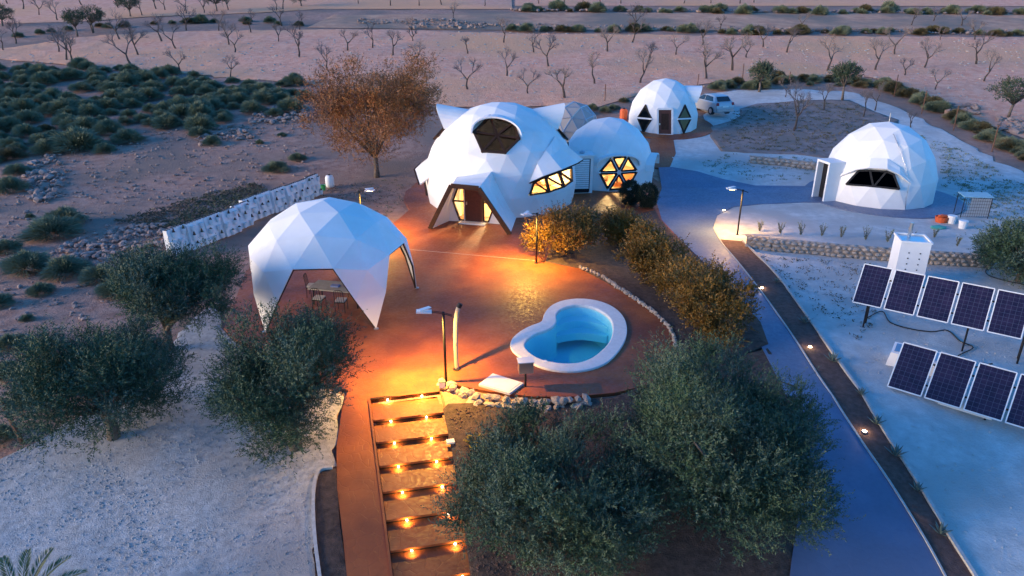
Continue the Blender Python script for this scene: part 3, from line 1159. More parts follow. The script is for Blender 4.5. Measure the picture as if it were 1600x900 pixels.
for i in range(11):
    t = i / 10 * 2 - 1
    p = D3.c + l3 * 2.05 * t
    p = Vector((p.x, p.y, zc3 - 0.12 + 0.36 * (1 - t * t)))
    rr = math.sqrt(max(0.3, (D3.r * 1.0) ** 2 - (2.05 * t) ** 2))
    rim3.append(p + v3 * (rr * 0.96 + 0.36 * (1 - t * t)))
hood('visor', D3, rim3, -v3 + Vector((0, 0, 0.9)), h3)
v = azv(82)
lt = Vector((-v.y, v.x, 0))
c = D3.c + v * 2.62 + Vector((0, 0, 1.75))
hood('visor', D3, [p + v * 0.35 * (p.z - c.z) for p in arc_rim(c, lt, 1.25, 1.25, 8)], -v, h3)

# --- the dome on the right with the low strip window
z4 = 0.06
D4 = Dome(23.75, 44.95, 3.44, -2.74, z4, sz=1.17)
disc('dome_pad', (D4.c.x + 0.3, D4.c.y - 0.3), 4.75, 0.070, 'slate')
h4 = thing('dome_house', (D4.c.x, D4.c.y, z4), 'white dome house with dark strip window standing alone on blue paving', 'dome house')
sw = [D4.hit(*q) for q in ((1340, 266), (1359, 265), (1386, 267), (1398, 272), (1407, 296), (1364, 293), (1321, 288))]
swq, swc, swn = flatten([sw[0], sw[1], sw[2], sw[3], sw[4], sw[5], sw[6]], D4.c)
doorL = azv(-74)
D4.shell(3, [swq], 'shell', 'white', h4)
m_low = lerp(swq[4], swq[6], 0.48)
w4 = window(h4, swq, swn, [[swq[0], swq[1], m_low, swq[6]], [swq[1], swq[2], m_low], [swq[2], swq[3], swq[4], m_low]], [(swq[1], m_low), (swq[2], m_low)], 0.11, 0.14, frame='dark_metal', glass='dim_tint_glass')
v4 = Vector((swn.x, swn.y, 0)).normalized()
l4 = Vector((-v4.y, v4.x, 0))
l4 = l4 if l4.x > 0 else -l4
rim4 = [D4.hit(1313, 276), D4.hit(1338, 266, 1.05), D4.hit(1358, 263, 1.10), D4.hit(1386, 265, 1.10), D4.hit(1405, 274, 1.05), D4.hit(1421, 287)]
base4 = [D4.hit(1316, 272), D4.hit(1335, 258), D4.hit(1361, 248), D4.hit(1386, 249), D4.hit(1405, 262), D4.hit(1419, 281)]
hood('visor', D4, rim4, -v4, h4, base=base4, seg=2, thick=0.07)
# boxed entrance on its left flank
v = azv(-78)
lt = Vector((-v.y, v.x, 0))
e0 = D4.c - Vector((0, 0, D4.c.z - z4)) + v * 3.62
en = MB()
for s in (-1, 1):
    a = e0 + lt * s * 0.58
    en.bar(a + Vector((0, 0, 0)), a + Vector((0, 0, 2.35)), 0.14, 1.1, v)
en.bar(e0 - lt * 0.652 + Vector((0, 0, 2.42)), e0 + lt * 0.652 + Vector((0, 0, 2.42)), 1.1, 0.14, (0, 0, 1))
pe = en.build('entrance_box', 'white', h4)
MB().bar(e0 + v * 0.10 + Vector((0, 0, 0.02)), e0 + v * 0.10 + Vector((0, 0, 2.32)), 1.0, 0.08, v).build('door', 'dark_metal', pe)
MB().tube([D4.hit(1396, 209, 1.003), D4.hit(1407, 235, 1.004), D4.hit(1415, 262, 1.006), D4.hit(1421, 287, 1.004), D4.hit(1416, 310, 1.002), D4.hit(1414, 331, 1.0)], 0.018, 5).build('cable', 'steel', h4, smooth=True)
MB().tube([D4.p((0, 0, 0.98)), D4.p((0, 0, 1.13))], 0.025, 6).build('finial', 'steel', h4)

# --- open pavilion dome: every triangle a panel of its own
D5 = Dome(-7.67, 27.8, 3.73, -2.139, 0.075)
h5 = thing('dome_pavilion', (D5.c.x, D5.c.y, 0.06), 'open white dome pavilion on pointed legs over garden table', 'pavilion')


def pavilion():
    vs, fs = geodesic(3, D5.rot)
    keep = []
    ico = [azv for azv in ()]
    low = [Vector((2 / S5 * math.cos(D5.rot + (k + .5) * 2 * PI / 5), 2 / S5 * math.sin(D5.rot + (k + .5) * 2 * PI / 5), -1 / S5)) for k in range(5)]
    for f in fs:
        p = [vs[i] for i in f]
        c = (p[0] + p[1] + p[2]) / 3
        if c.z > 0.42:
            keep.append(f)
            continue
        if min(q.z for q in p) < -0.30:
            continue
        # legs hang below the five upper icosahedron corners
        az = (math.atan2(c.y, c.x) - D5.rot) % (2 * PI / 5)
        az = min(az, 2 * PI / 5 - az)
        lim = {True: R(18), False: R(6)}[c.z > 0.16]
        if az < lim:
            keep.append(f)
    # straighten the leg edges, as the photo shows
    return vs, keep


pvs, pkeep = pavilion()
_low = {}
for f in pkeep:
    for i in f:
        _low[i] = pvs[i]


def straight(v):
    """row-4 corners of a leg lie on the straight line from the arch corner to the foot"""
    if -0.05 < v.z < 0.25:
        az = math.atan2(v.y, v.x) - D5.rot
        k = round(az / (2 * PI / 5))
        a0 = D5.rot + k * 2 * PI / 5
        d = math.atan2(v.y, v.x) - a0
        d = (d + PI) % (2 * PI) - PI
        if 0.12 < abs(d) < 0.5:
            L = Vector((2 / S5 * math.cos(a0), 2 / S5 * math.sin(a0), 1 / S5))
            an = a0 + (2 * PI / 5) * (1 if d > 0 else -1)
            N2 = Vector((2 / S5 * math.cos(an), 2 / S5 * math.sin(an), 1 / S5))
            M_ = ((2 * L + N2) / 3).normalized()
            T_ = Vector((math.cos(a0) * 0.98225, math.sin(a0) * 0.98225, -0.18759))
            chord = (M_ + T_) / 2
            q = chord.lerp(v, 0.42)
            return q
    return v


tk = 0.045
for f in pkeep:
    tri = [straight(pvs[i]) for i in f]
    out = [D5.p(v) for v in tri]
    inn = [D5.p(v, 1 - tk / D5.r) for v in tri]
    MB().add(out + inn, [(0, 1, 2), (5, 4, 3), (0, 3, 4, 1), (1, 4, 5, 2), (2, 5, 3, 0)]).build('panel', 'white', h5)
for k in range(5):
    a0 = D5.rot + k * 2 * PI / 5
    L = Vector((2 / S5 * math.cos(a0), 2 / S5 * math.sin(a0), 1 / S5))
    T_ = Vector((math.cos(a0) * 0.98225, math.sin(a0) * 0.98225, -0.18759))
    for s in (-1, 1):
        an = a0 + (2 * PI / 5) * s
        N2 = Vector((2 / S5 * math.cos(an), 2 / S5 * math.sin(an), 1 / S5))
        M_ = ((2 * L + N2) / 3).normalized()
        mid_ = straight(((2 * L + Vector((2 / S5 * math.cos(a0 + s * PI / 5), 2 / S5 * math.sin(a0 + s * PI / 5), -1 / S5))) / 3).normalized())
        mb = MB()
        kk = 1 - 0.075 / D5.r
        mb.tube([D5.p(M_, kk), D5.p(mid_, kk), D5.p(T_, kk)], 0.035, 6)
        mb.build('strut', 'brown', h5)
    mb = MB().tube([D5.p(((2 * L + N2) / 3).normalized(), kk), D5.p(((L + 2 * N2) / 3).normalized(), kk)], 0.035, 6)
    mb.build('strut', 'brown', h5)
    ft = D5.p(T_)
    MB().lathe([(0.10, -0.02), (0.10, 0.03), (0.05, 0.05)], (ft.x, ft.y, 0.065), 10).build('foot', 'steel', h5)

# --- translucent geodesic greenhouse behind the houses
gx = G(893, 212)
D6 = Dome(gx.x + 0.1, gx.y, 2.1, -1.1, gx.z + 0.02, zb=-0.30)
h6 = thing('greenhouse_dome', (D6.c.x, D6.c.y, D6.z0), 'small translucent greenhouse dome with grey struts behind the white houses', 'greenhouse')
vs6, fs6 = geodesic(2, D6.rot)
done = set()
for f in fs6:
    p = [vs6[i] for i in f]
    if min(q.z for q in p) < -0.53:
        continue
    MB().add([D6.p(v) for v in p] + [D6.p(v, 0.985) for v in p], [(0, 1, 2), (5, 4, 3)]).build('film_panel', 'film', h6)
    for i in range(3):
        e = tuple(sorted((f[i], f[(i + 1) % 3])))
        if e not in done:
            done.add(e)
            MB().tube([D6.p(vs6[e[0]], 1.0), D6.p(vs6[e[1]], 1.0)], 0.035, 5).build('strut', 'steel', h6)

# --- utility closet between the two joined domes
cl = thing('utility_closet', (4.85, 45.3, 0.06), 'white louvred closet wedged between the two joined domes', 'closet')
a, b = at_y(896, 300, 44.9), at_y(919, 300, 44.9)
cw = Vector((5.30, 45.5, 0))
va = azv(6)
la = Vector((-va.y, va.x, 0))
c0 = at_z(907, 302, 0.07) + Vector((0, 0.5, 0))
MB().bar(c0 + Vector((0, 0, 0)), c0 + Vector((0, 0, 2.45)), 1.45, 1.0, va).build('body', 'white', cl)
MB().bar(c0 + Vector((0, 0, 2.47)), c0 + Vector((0, 0, 2.55)), 1.7, 1.3, va).build('roof', 'white', cl)
f0 = c0 + va * 0.52
fr = MB()
for s in (-0.62, 0.5):
    fr.bar(f0 + la * s + Vector((0, 0, 0.08)), f0 + la * s + Vector((0, 0, 2.3)), 0.05, 0.06, va)
fr.build('door_frame', 'dark_metal', cl)
MB().bar(f0 + la * -0.06 + Vector((0, 0, 0.05)), f0 + la * -0.06 + Vector((0, 0, 0.30)), 1.05, 0.04, va).build('vent', 'dark_metal', cl)
MB().bar(f0 + la * -0.06 + Vector((0, 0, 0.32)) - va * 0.012, f0 + la * -0.06 + Vector((0, 0, 2.3)) - va * 0.012, 1.05, 0.02, va).build('gap_shade_board', 'dark_metal', cl)  # dark sheet added behind the slats as the shade in their gaps
for i in range(14):
    z = 0.38 + i * 0.14
    MB().box(f0 + la * -0.06 + va * 0.03 + Vector((0, 0, z)), (1.04, 0.03, 0.115), mtx=Matrix.Rotation(math.atan2(la.y, la.x), 3, 'Z') @ Matrix.Rotation(R(-32), 3, 'X')).build('slat', 'white_paint', cl)
MB().tube([c0 + la * -0.9 + Vector((0, 0, 2.5)), c0 + la * -0.9 + Vector((0, 0, 3.3))], 0.05, 8).build('flue', 'dark_metal', cl)
MB().lathe([(0.16, 0), (0.20, 0.10), (0.10, 0.18)], c0 + la * 0.05 + Vector((0, 0, 2.56)), 10).build('roof_vent', 'steel', cl)


# ------------------------------------------------------------------ pool
pool_out = [(796, 541), (801.8, 526), (823.7, 511), (845.7, 502.6), (850, 490.7), (861, 477), (884.5, 467.8), (918, 466.4), (952, 475.6), (974, 494), (980, 517.7), (972, 541),
            (948.6, 566.7), (918, 578.5), (884.5, 581), (847, 575), (817, 560), (800, 549)]
pool_in = [(819.7, 536), (834, 523), (857.5, 514), (869, 504), (869, 490.7), (881, 481), (904.7, 476.6), (931.7, 482), (952, 496), (957.7, 512.7), (952, 534.6), (931.7, 555),
           (908, 566), (877.7, 567.7), (844, 561), (823.7, 548)]
po = spline([at_z(x, y, 0.12) for x, y in pool_out], 6, True)
pi_ = spline([at_z(x, y, 0.12) for x, y in pool_in], 7, True)


def resample(poly, n):
    poly = poly + [poly[0]]
    L = [0]
    for a, b in zip(poly, poly[1:]):
        L.append(L[-1] + (b - a).length)
    out = []
    j = 0
    for i in range(n):
        t = L[-1] * i / n
        while L[j + 1] < t:
            j += 1
        out.append(poly[j].lerp(poly[j + 1], (t - L[j]) / max(1e-9, L[j + 1] - L[j])))
    return out


NP_ = 84
pi_ = resample(pi_, NP_)
# outer ring: nearest point of the outer outline along each inner normal
po_d = resample(po, 400)
po2 = []
for i, p in enumerate(pi_):
    t = pi_[(i + 1) % NP_] - pi_[i - 1]
    n = Vector((-t.y, t.x, 0)).normalized()
    best = min(po_d, key=lambda q: (Vector((q.x - p.x, q.y - p.y, 0)).cross(n).length * 3 + (0 if (q - p).dot(n) > 0 else 50) + (q - p).length))
    po2.append(best.copy())
for _ in range(3):
    po2 = [(po2[i - 1] + po2[i] * 2 + po2[(i + 1) % NP_]) / 4 for i in range(NP_)]
pc = sum(pi_, Vector()) / NP_
# the terrace is cut away under the water
bm = bmesh.new()
bm.from_mesh(TERR.data)
hole = resample(pi_, 28)
pool = thing('swimming_pool', (pc.x, pc.y, 0.06), 'kidney shaped plunge pool of blue water with white stone coping', 'pool')
vs, fs = [], []
prof = lambda p, q, t, z: Vector((p.x + (q.x - p.x) * t, p.y + (q.y - p.y) * t, z))
rows = []
for t, z in ((1.0, 0.02), (1.0, 0.115), (0.97, 0.135), (0.06, 0.135), (0.0, 0.12), (0.0, 0.0)):
    rows.append([prof(p, q, t, z) for p, q in zip(pi_, po2)])
for r in rows:
    vs += r
for j in range(len(rows) - 1):
    for i in range(NP_):
        k = (i + 1) % NP_
        fs.append((j * NP_ + i, j * NP_ + k, (j + 1) * NP_ + k, (j + 1) * NP_ + i))
MB().add(vs, fs).build('coping', 'coping', pool, smooth=False)
# basin
bv, bf = [], []
for t, z in ((0.0, 0.005), (0.02, -0.35), (0.05, -1.15), (0.12, -1.28)):
    bv += [Vector((p.x + (pc.x - p.x) * t, p.y + (pc.y - p.y) * t, z)) for p in pi_]
for j in range(3):
    for i in range(NP_):
        k = (i + 1) % NP_
        bf.append((j * NP_ + i, j * NP_ + k, (j + 1) * NP_ + k, (j + 1) * NP_ + i))
bv.append(Vector((pc.x, pc.y, -1.28)))
for i in range(NP_):
    bf.append((3 * NP_ + i, 3 * NP_ + (i + 1) % NP_, 4 * NP_))
MB().add(bv, bf).build('basin', 'liner', pool, smooth=False)
# curved steps at the far end
for j, (dpt, ext) in enumerate(((-0.32, 0.62), (-0.62, 1.15))):
    a, b = G(874, 488), G(950, 497)
    seg = [p for p in pi_ if p.y > 25.9]
    seg = sorted(seg, key=lambda p: p.x)
    inner = []
    for i, p in enumerate(seg):
        s = math.sin(PI * i / (len(seg) - 1)) ** 0.6
        inner.append(Vector((p.x, p.y - ext * s - 0.02, 0)))
    poly = [Vector((p.x, p.y, dpt)) for p in seg] + [Vector((p.x, p.y, dpt)) for p in reversed(inner)]
    mb = MB()
    k = len(seg)
    top = [Vector((p.x, p.y, dpt)) for p in seg] + [Vector((p.x, p.y, dpt)) for p in inner]
    low = [Vector((p.x, p.y, dpt - 0.32)) for p in inner]
    mb.add(top + low, [(i, i + 1, k + i + 1, k + i) for i in range(k - 1)] + [(k + i, k + i + 1, 2 * k + i + 1, 2 * k + i) for i in range(k - 1)])
    mb.build('pool_step', 'liner', pool)
wv, wf = [], []
for t_, z_ in ((0.004, 0.045), (0.024, -0.35), (0.055, -1.14), (0.125, -1.27)):
    wv += [Vector((p.x + (pc.x - p.x) * t_, p.y + (pc.y - p.y) * t_, z_)) for p in pi_]
for j in range(3):
    for i in range(NP_):
        k = (i + 1) % NP_
        wf.append((j * NP_ + i, j * NP_ + k, (j + 1) * NP_ + k, (j + 1) * NP_ + i))
wf.append(tuple(range(NP_)))
wf.append(tuple(3 * NP_ + i for i in reversed(range(NP_))))
bmw = bmesh.new()
bw_ = [bmw.verts.new(v) for v in wv]
for f in wf:
    bmw.faces.new([bw_[i] for i in f])
bmesh.ops.recalc_face_normals(bmw, faces=bmw.faces[:])
bm_build(bmw, 'water', 'water', pool)
MB().lathe([(0.10, 0.137), (0.10, 0.145), (0.085, 0.147)], (G(851, 570).x, G(851, 570).y, 0), 14).build('skimmer_lid', 'white_paint', pool)
bm.free()


def cut_sheet(o, hole):
    """open a hole in a flat sheet: cut along the hole's outline and drop what lies inside"""
    bm = bmesh.new()
    bm.from_mesh(o.data)
    n = len(hole)
    cen = sum(hole, Vector()) / n
    for i in range(n):
        a, b = hole[i], hole[(i + 1) % n]
        t = (b - a)
        fc = []
        mid_ = (a + b) / 2
        for f in bm.faces:
            if abs(f.normal.z) < 0.5:
                continue
            xs = [v.co.x for v in f.verts]
            ys = [v.co.y for v in f.verts]
            if min(xs) <= max(a.x, b.x) + .3 and max(xs) >= min(a.x, b.x) - .3 and min(ys) <= max(a.y, b.y) + .3 and max(ys) >= min(a.y, b.y) - .3:
                fc.append(f)
        ge = list({v for f in fc for v in f.verts}) + list({e for f in fc for e in f.edges}) + fc
        bmesh.ops.bisect_plane(bm, geom=ge, plane_co=a, plane_no=Vector((t.y, -t.x, 0)).normalized(), dist=1e-4)

    def inside(p):
        c = False
        for i in range(n):
            a, b = hole[i], hole[i - 1]
            if (a.y > p.y) != (b.y > p.y) and p.x < (b.x - a.x) * (p.y - a.y) / (b.y - a.y) + a.x:
                c = not c
        return c
    kill = [f for f in bm.faces if abs(f.normal.z) > 0.5 and inside(f.calc_center_median())]
    bmesh.ops.delete(bm, geom=kill, context='FACES')
    bm.to_mesh(o.data)
    bm.free()


mid_ring = resample([p.lerp(q, 0.5) for p, q in zip(pi_, po2)], 30)
cut_sheet(TERR, mid_ring)
gr_ = bpy.data.objects['ground']
cut_sheet(gr_, mid_ring)
sfoot = [stair_L[0] + swid * 0.03 + Vector((0.05, -0.12, 0)), stair_L[0] + swid * 0.97 + Vector((0, -0.12, 0)), stair_L[9] + swid * 1.0, stair_L[9]]
cut_sheet(gr_, sfoot)


# ------------------------------------------------------------------ lamps, shower, poolside fittings
def lamp_post(base, head_dir, h, energy, label, color=(1.0, 0.52, 0.16), ry=0.0):
    base = Vector(base)
    t = thing('street_lamp', base, label, 'lamp post', 'solar lamp posts round the grounds')
    d = Vector(head_dir).normalized()
    s = Vector((-d.y, d.x, 0))
    MB().tube([base, base + Vector((0, 0, h))], 0.045, 10).build('pole', 'dark_metal', t, smooth=True)
    MB().lathe([(0.10, 0), (0.10, 0.02), (0.06, 0.04)], base, 10).build('base_plate', 'dark_metal', t)
    top = base + Vector((0, 0, h - 0.05))
    for o_ in (-0.05, 0.05):
        arm = [top - d * 0.28 + s * o_ + Vector((0, 0, -0.10)), top + s * o_, top + d * 0.30 + s * o_ + Vector((0, 0, 0.06)), top + d * 0.45 + s * o_ + Vector((0, 0, 0.07))]
        MB().tube(spline(arm, 4), 0.014, 6).build('arm', 'dark_metal', t)
    hc_ = top + d * 0.62 + Vector((0, 0, 0.09))
    rzm = Matrix.Rotation(math.atan2(d.y, d.x), 3, 'Z') @ Matrix.Rotation(R(-4), 3, 'Y')
    hd = MB().box(hc_, (0.50, 0.24, 0.05), mtx=rzm).build('lamp_head', 'white_paint', t)
    MB().box(hc_ + Vector((0, 0, 0.10)) - d * 0.02, (0.44, 0.16, 0.02), mtx=Matrix.Rotation(math.atan2(d.y, d.x) + R(35), 3, 'Z')).build('solar_plate', 'white_paint', hd)
    MB().box(hc_ - Vector((0, 0, 0.032)), (0.30, 0.15, 0.012), mtx=rzm).build('diffuser', 'lamp_glow', hd)
    light('lamp_light', 'SPOT', hc_ - Vector((0, 0, 0.06)), energy, color, t, 0.07, rot=(0, 0, 0), spot=R(162), blend=0.8)
    return t


lamp_post(at_z(697, 597, 0.06), (-1, -0.1, 0), 2.62, 680, 'lamp post beside the top of the stairs', (1.0, 0.53, 0.075))
lamp_post(at_z(838, 411, 0.06), (-0.75, -0.5, 0), 2.55, 520, 'lamp post standing against the brightly lit yellow shrub', (1.0, 0.53, 0.075))
lamp_post(at_z(567, 371, 0.02), (0.95, -0.2, 0), 2.62, 560, 'lamp post rising behind the open dome pavilion', (1.0, 0.53, 0.075))
lamp_post(G(1152, 367), (-1, 0.05, 0), 2.55, 260, 'lamp post at the end of the stone wall by the driveway', (1.0, 0.53, 0.13))

sh = thing('garden_shower', at_z(714, 577, 0.06), 'pale curved shower column standing on the terrace beside the pool', 'shower')
sb = at_z(714, 577, 0.06)
pts = [sb, sb + Vector((-0.02, 0, 0.8)), sb + Vector((0, 0, 1.6)), sb + Vector((0.05, 0.03, 2.1)), sb + Vector((0.14, 0.05, 2.42))]
MB().tube(spline(pts, 5), 0.075, 12).build('column', 'canvas', sh, smooth=True)
MB().tube([pts[-1] + Vector((-0.02, -0.01, -0.06)), pts[-1] + Vector((0.05, 0.02, 0.07))], 0.085, 12).build('shower_head', 'dark_metal', sh)
MB().lathe([(0.14, 0), (0.14, 0.02), (0.09, 0.04)], sb, 12).build('base_plate', 'dark_metal', sh)
MB().tube([sb + Vector((0, -0.07, 1.05)), sb + Vector((0.0, -0.14, 1.05))], 0.03, 8).build('tap', 'steel', sh)

bx = thing('control_box', at_z(821, 604, 0.06), 'grey control box on a short post by the pool edge', 'box')
bb = at_z(821, 604, 0.06)
MB().tube([bb, bb + Vector((0, 0, 0.62))], 0.035, 8).build('post', 'dark_metal', bx)
MB().box(bb + Vector((0, 0, 0.78)), (0.48, 0.32, 0.40), 0.15).build('housing', 'steel', bx)
MB().box(bb + Vector((0, -0.0, 1.0)), (0.54, 0.40, 0.03), 0.15).build('lid', 'white_paint', bx)
sl = thing('access_cover', at_z(783, 600, 0.06), 'white slab lying on the terrace edge beside the lamp post', 'cover')
q = [at_z(*p, 0.11) for p in ((770, 585), (818, 600), (796, 616), (748, 602))]
MB().prism(q, (0, 0, 1), 0.09).build('slab', 'white_paint', sl)
MB().prism([lerp(p, sum(q, Vector()) / 4, 0.12) + Vector((0, 0, 0.05)) for p in q], (0, 0, 1), 0.02).build('hatch', 'white_paint', sl)
for i, (x, y, lab) in enumerate(((704, 694, 'small pale tile lying on dark soil beside the stairs'),)):
    t = thing('tile', G(x, y, 0.06), lab, 'tile')
    MB().box(G(x, y, 0.10), (0.24, 0.18, 0.06), 0.2).build('slab', 'white_paint', t)
# driveway ground spots
for i, (x, y, lab) in enumerate(((1131, 331, 'round ground spotlight at the bend of the driveway'), (1190, 453, 'ground spotlight on the driveway edge nearest the lamp post'),
                                 (1265, 546, 'ground spotlight midway along the driveway edge'), (1350, 678, 'ground spotlight on the driveway edge by the agaves'))):
    p = G(x, y, 0.062)
    t = thing('ground_spotlight', p, lab, 'spotlight', 'spotlights set in the driveway edge')
    MB().lathe([(0.085, 0.0), (0.085, 0.035), (0.065, 0.045)], p, 14).build('ring', 'steel', t)
    MB().lathe([(0.062, 0.046), (0.05, 0.058)], p, 14).build('lens', 'spot_glow', t)
    light('spot_light', 'POINT', p + Vector((0, 0, 0.14)), 0.9, (1.0, 0.72, 0.40), t, 0.03)

# ------------------------------------------------------------------ stone walls
def rock_mesh(seed, bm=None):
    rnd = random.Random(seed)
    b = bmesh.new()
    bmesh.ops.create_icosphere(b, subdivisions=1, radius=0.5)
    for v in b.verts:
        v.co *= 0.75 + 0.45 * rnd.random()
    for k in range(3):
        n = Vector((rnd.uniform(-1, 1), rnd.uniform(-1, 1), rnd.uniform(-1, 1))).normalized()
        for v in b.verts:
            d = v.co.dot(n) - 0.33
            if d > 0:
                v.co -= n * d
    vs = [v.co.copy() for v in b.verts]
    fs = [tuple(v.index for v in f.verts) for f in b.faces]
    b.free()
    return vs, fs


ROCKS = [rock_mesh(i) for i in range(12)]
ROCK_ME = []
for i, (vs, fs) in enumerate(ROCKS):
    me = bpy.data.meshes.new('stone')
    me.from_pydata([tuple(v) for v in vs], [], fs)
    me.materials.append(MATS['stone'])
    ROCK_ME.append(me)


def stone(parent, loc, size, rnd, name='stone'):
    o = bpy.data.objects.new(name, ROCK_ME[rnd.randrange(12)])
    COL.objects.link(o)
    o.parent = parent
    o.location = (world_of(parent).inverted() @ Vector(loc)) if parent else loc
    o.scale = size
    o.rotation_euler = (rnd.uniform(-.3, .3), rnd.uniform(-.3, .3), rnd.uniform(0, 6.28))
    return o


def stone_wall(name, pts, h, thick, label, seed, sx=0.34, limit=300, cap=True, z0=0.0, sstone=None):
    pts = [Vector(p) for p in pts]
    t = thing(name, pts[0], label, 'wall')
    rnd = random.Random(seed)
    core = MB()
    L = []
    for a, b in zip(pts, pts[1:]):
        u = (b - a).normalized()
        n = Vector((-u.y, u.x, 0)) * thick / 2
        core.add([a - n + Vector((0, 0, z0 - .1)), a + n + Vector((0, 0, z0 - .1)), b + n + Vector((0, 0, z0 - .1)), b - n + Vector((0, 0, z0 - .1)),
                  a - n + Vector((0, 0, z0 + h)), a + n + Vector((0, 0, z0 + h)), b + n + Vector((0, 0, z0 + h)), b - n + Vector((0, 0, z0 + h))],
                 [(0, 3, 2, 1), (4, 5, 6, 7), (0, 1, 5, 4), (1, 2, 6, 5), (2, 3, 7, 6), (3, 0, 4, 7)])
    core.build('core', 'mortar', t)
    k = 0
    for a, b in zip(pts, pts[1:]):
        u = (b - a)
        ln = u.length
        u.normalize()
        n = Vector((u.y, -u.x, 0))
        if n.y > 0:
            n = -n
        rows = max(1, int(round(h / (sx * 0.62))))
        for r in range(rows):
            s = rnd.uniform(0, sx)
            while s < ln:
                wd = sx * rnd.uniform(0.75, 1.35)
                z = z0 + (r + 0.5) * h / rows
                stone(t, a + u * s + n * (thick / 2 - 0.01) + Vector((0, 0, z + rnd.uniform(-.02, .02))), (wd, sx * 0.75, h / rows * 1.12), rnd).rotation_euler = (rnd.uniform(-.12, .12), rnd.uniform(-.12, .12), math.atan2(u.y, u.x) + rnd.choice((0, PI)) + rnd.uniform(-.15, .15))
                s += wd * 0.92
                k += 1
        s = 0
        while s < ln:
            wd = sx * rnd.uniform(0.8, 1.4)
            stone(t, a + u * s + Vector((0, 0, z0 + h)), (wd, thick * 1.0, sx * 0.35), rnd).rotation_euler = (0, 0, math.atan2(u.y, u.x) + rnd.uniform(-.2, .2))
            s += wd * 0.95
    return t


stone_wall('stone_wall', px((1166, 385), (1205, 391), (1300, 400), (1400, 408), (1545, 418)), 0.62, 0.34, 'long low rubble stone wall below the row of young plants', 3, 0.36)
stone_wall('stone_wall', px((1172, 254), (1225, 259), (1274, 265)), 0.50, 0.36, 'short low stone wall in front of the dry garden bed', 5, 0.42)
# curved stone edging round the terrace
ed = spline(px((908, 422), (935, 433), (966, 453), (1000, 476), (1030, 500), (1050, 524), (1056, 548)), 5)
eg = thing('stone_edging', ed[0], 'curved edging of pale stones between terrace and shrub bed', 'edging')
rnd = random.Random(8)
for a, b in zip(ed, ed[1:]):
    n = max(1, int((b - a).length / 0.16))
    for j in range(n):
        p = a.lerp(b, j / n)
        for s in (-0.07, 0.09):
            stone(eg, p + Vector((rnd.uniform(-.03, .03), rnd.uniform(-.03, .03) + s, 0.13)), (rnd.uniform(.18, .27), rnd.uniform(.15, .22), rnd.uniform(.12, .2)), rnd)
# rough rock wall holding the front of the terrace
fw_ = [at_z(x, y, 0) for x, y in ((692, 606), (712, 613), (735, 622), (760, 630), (790, 634), (830, 636), (880, 636), (930, 632))]
rw = thing('rock_wall', fw_[0], 'rough rock wall holding up the front edge of the terrace', 'wall')
rnd = random.Random(21)
for a, b in zip(fw_, fw_[1:]):
    n = max(2, int((b - a).length / 0.22))
    for j in range(n):
        p = a.lerp(b, j / n)
        for lv in range(4):
            stone(rw, p + Vector((rnd.uniform(-.1, .1), 0.20 - lv * 0.15 + rnd.uniform(-.08, .08), 0.10 - lv * 0.11 + rnd.uniform(-.03, .03))), (rnd.uniform(.26, .56), rnd.uniform(.24, .44), rnd.uniform(.16, .32)), rnd)
g_ = at_z(691, 605, 0.06)
t = thing('lamp_block', g_, 'small block light on the corner stone beside the stairs', 'light')
MB().box(g_ + Vector((0, 0, 0.11)), (0.20, 0.14, 0.22), 0.1).build('body', 'coping', t)
MB().box(g_ + Vector((0, 0, 0.228)), (0.22, 0.16, 0.02), 0.1).build('lid', 'agave', t)


# ------------------------------------------------------------------ solar arrays and their boxes
def solar_array(o0, yaw, tilt, sp, n, label, posts, h=1.65, w_=1.0):
    o0 = Vector(o0)
    D = Vector((math.cos(yaw), math.sin(yaw), 0))
    S = Vector((math.sin(yaw) * math.cos(tilt), -math.cos(yaw) * math.cos(tilt), -math.sin(tilt)))
    Nn = D.cross(S)
    if Nn.z < 0:
        Nn = -Nn
    foot = o0 + S * h * 0.5
    t = thing('solar_array', (foot.x, foot.y, hz(foot.y)), label, 'solar panels', 'solar panel rows on the gravel')
    for i in range(n):
        a = o0 + D * sp * i
        c = [a, a + D * w_, a + D * w_ + S * h, a + S * h]
        mb = MB()
        cen = sum(c, Vector()) / 4
        for p, q in zip(c, c[1:] + c[:1]):
            mb.bar(p + (cen - p) * 0.0, q, 0.035, 0.045, Nn)
        fr = mb.build('panel', 'white_paint', t)
        inv = world_of(t).inverted()
        me = bpy.data.meshes.new('cells')
        ins = [p + (cen - p).normalized() * 0.025 for p in c]
        vs = [inv @ (p + Nn * 0.012) for p in ins] + [inv @ (p - Nn * 0.012) for p in ins]
        me.from_pydata([tuple(v) for v in vs], [], [(0, 3, 2, 1), (4, 5, 6, 7)])
        uv = me.uv_layers.new(name='UVMap')
        cu = {0: (0, 10), 1: (6, 10), 2: (6, 0), 3: (0, 0)}
        for pl_ in me.polygons:
            for li in pl_.loop_indices:
                uv.data[li].uv = cu[me.loops[li].vertex_index % 4]
        me.materials.append(MATS['solar_cell'])
        ce = bpy.data.objects.new('cells', me)
        COL.objects.link(ce)
        ce.parent = fr
    tot = sp * (n - 1) + w_
    for k in (0.28, 0.74):
        a = o0 + S * h * k - Nn * 0.06
        MB().bar(a - D * 0.02, a + D * (tot + 0.02), 0.05, 0.05, Nn).build('rail', 'dark_metal', t)
    for s in posts:
        top = o0 + D * s + S * h * 0.28 - Nn * 0.1
        b = Vector((top.x, top.y, hz(top.y)))
        MB().tube([b, top], 0.035, 6).build('post', 'dark_metal', t)
        top2 = o0 + D * s + S * h * 0.74 - Nn * 0.1
        b2 = Vector((top2.x, top2.y, hz(top2.y)))
        MB().tube([b2, top2], 0.035, 6).build('post', 'dark_metal', t)


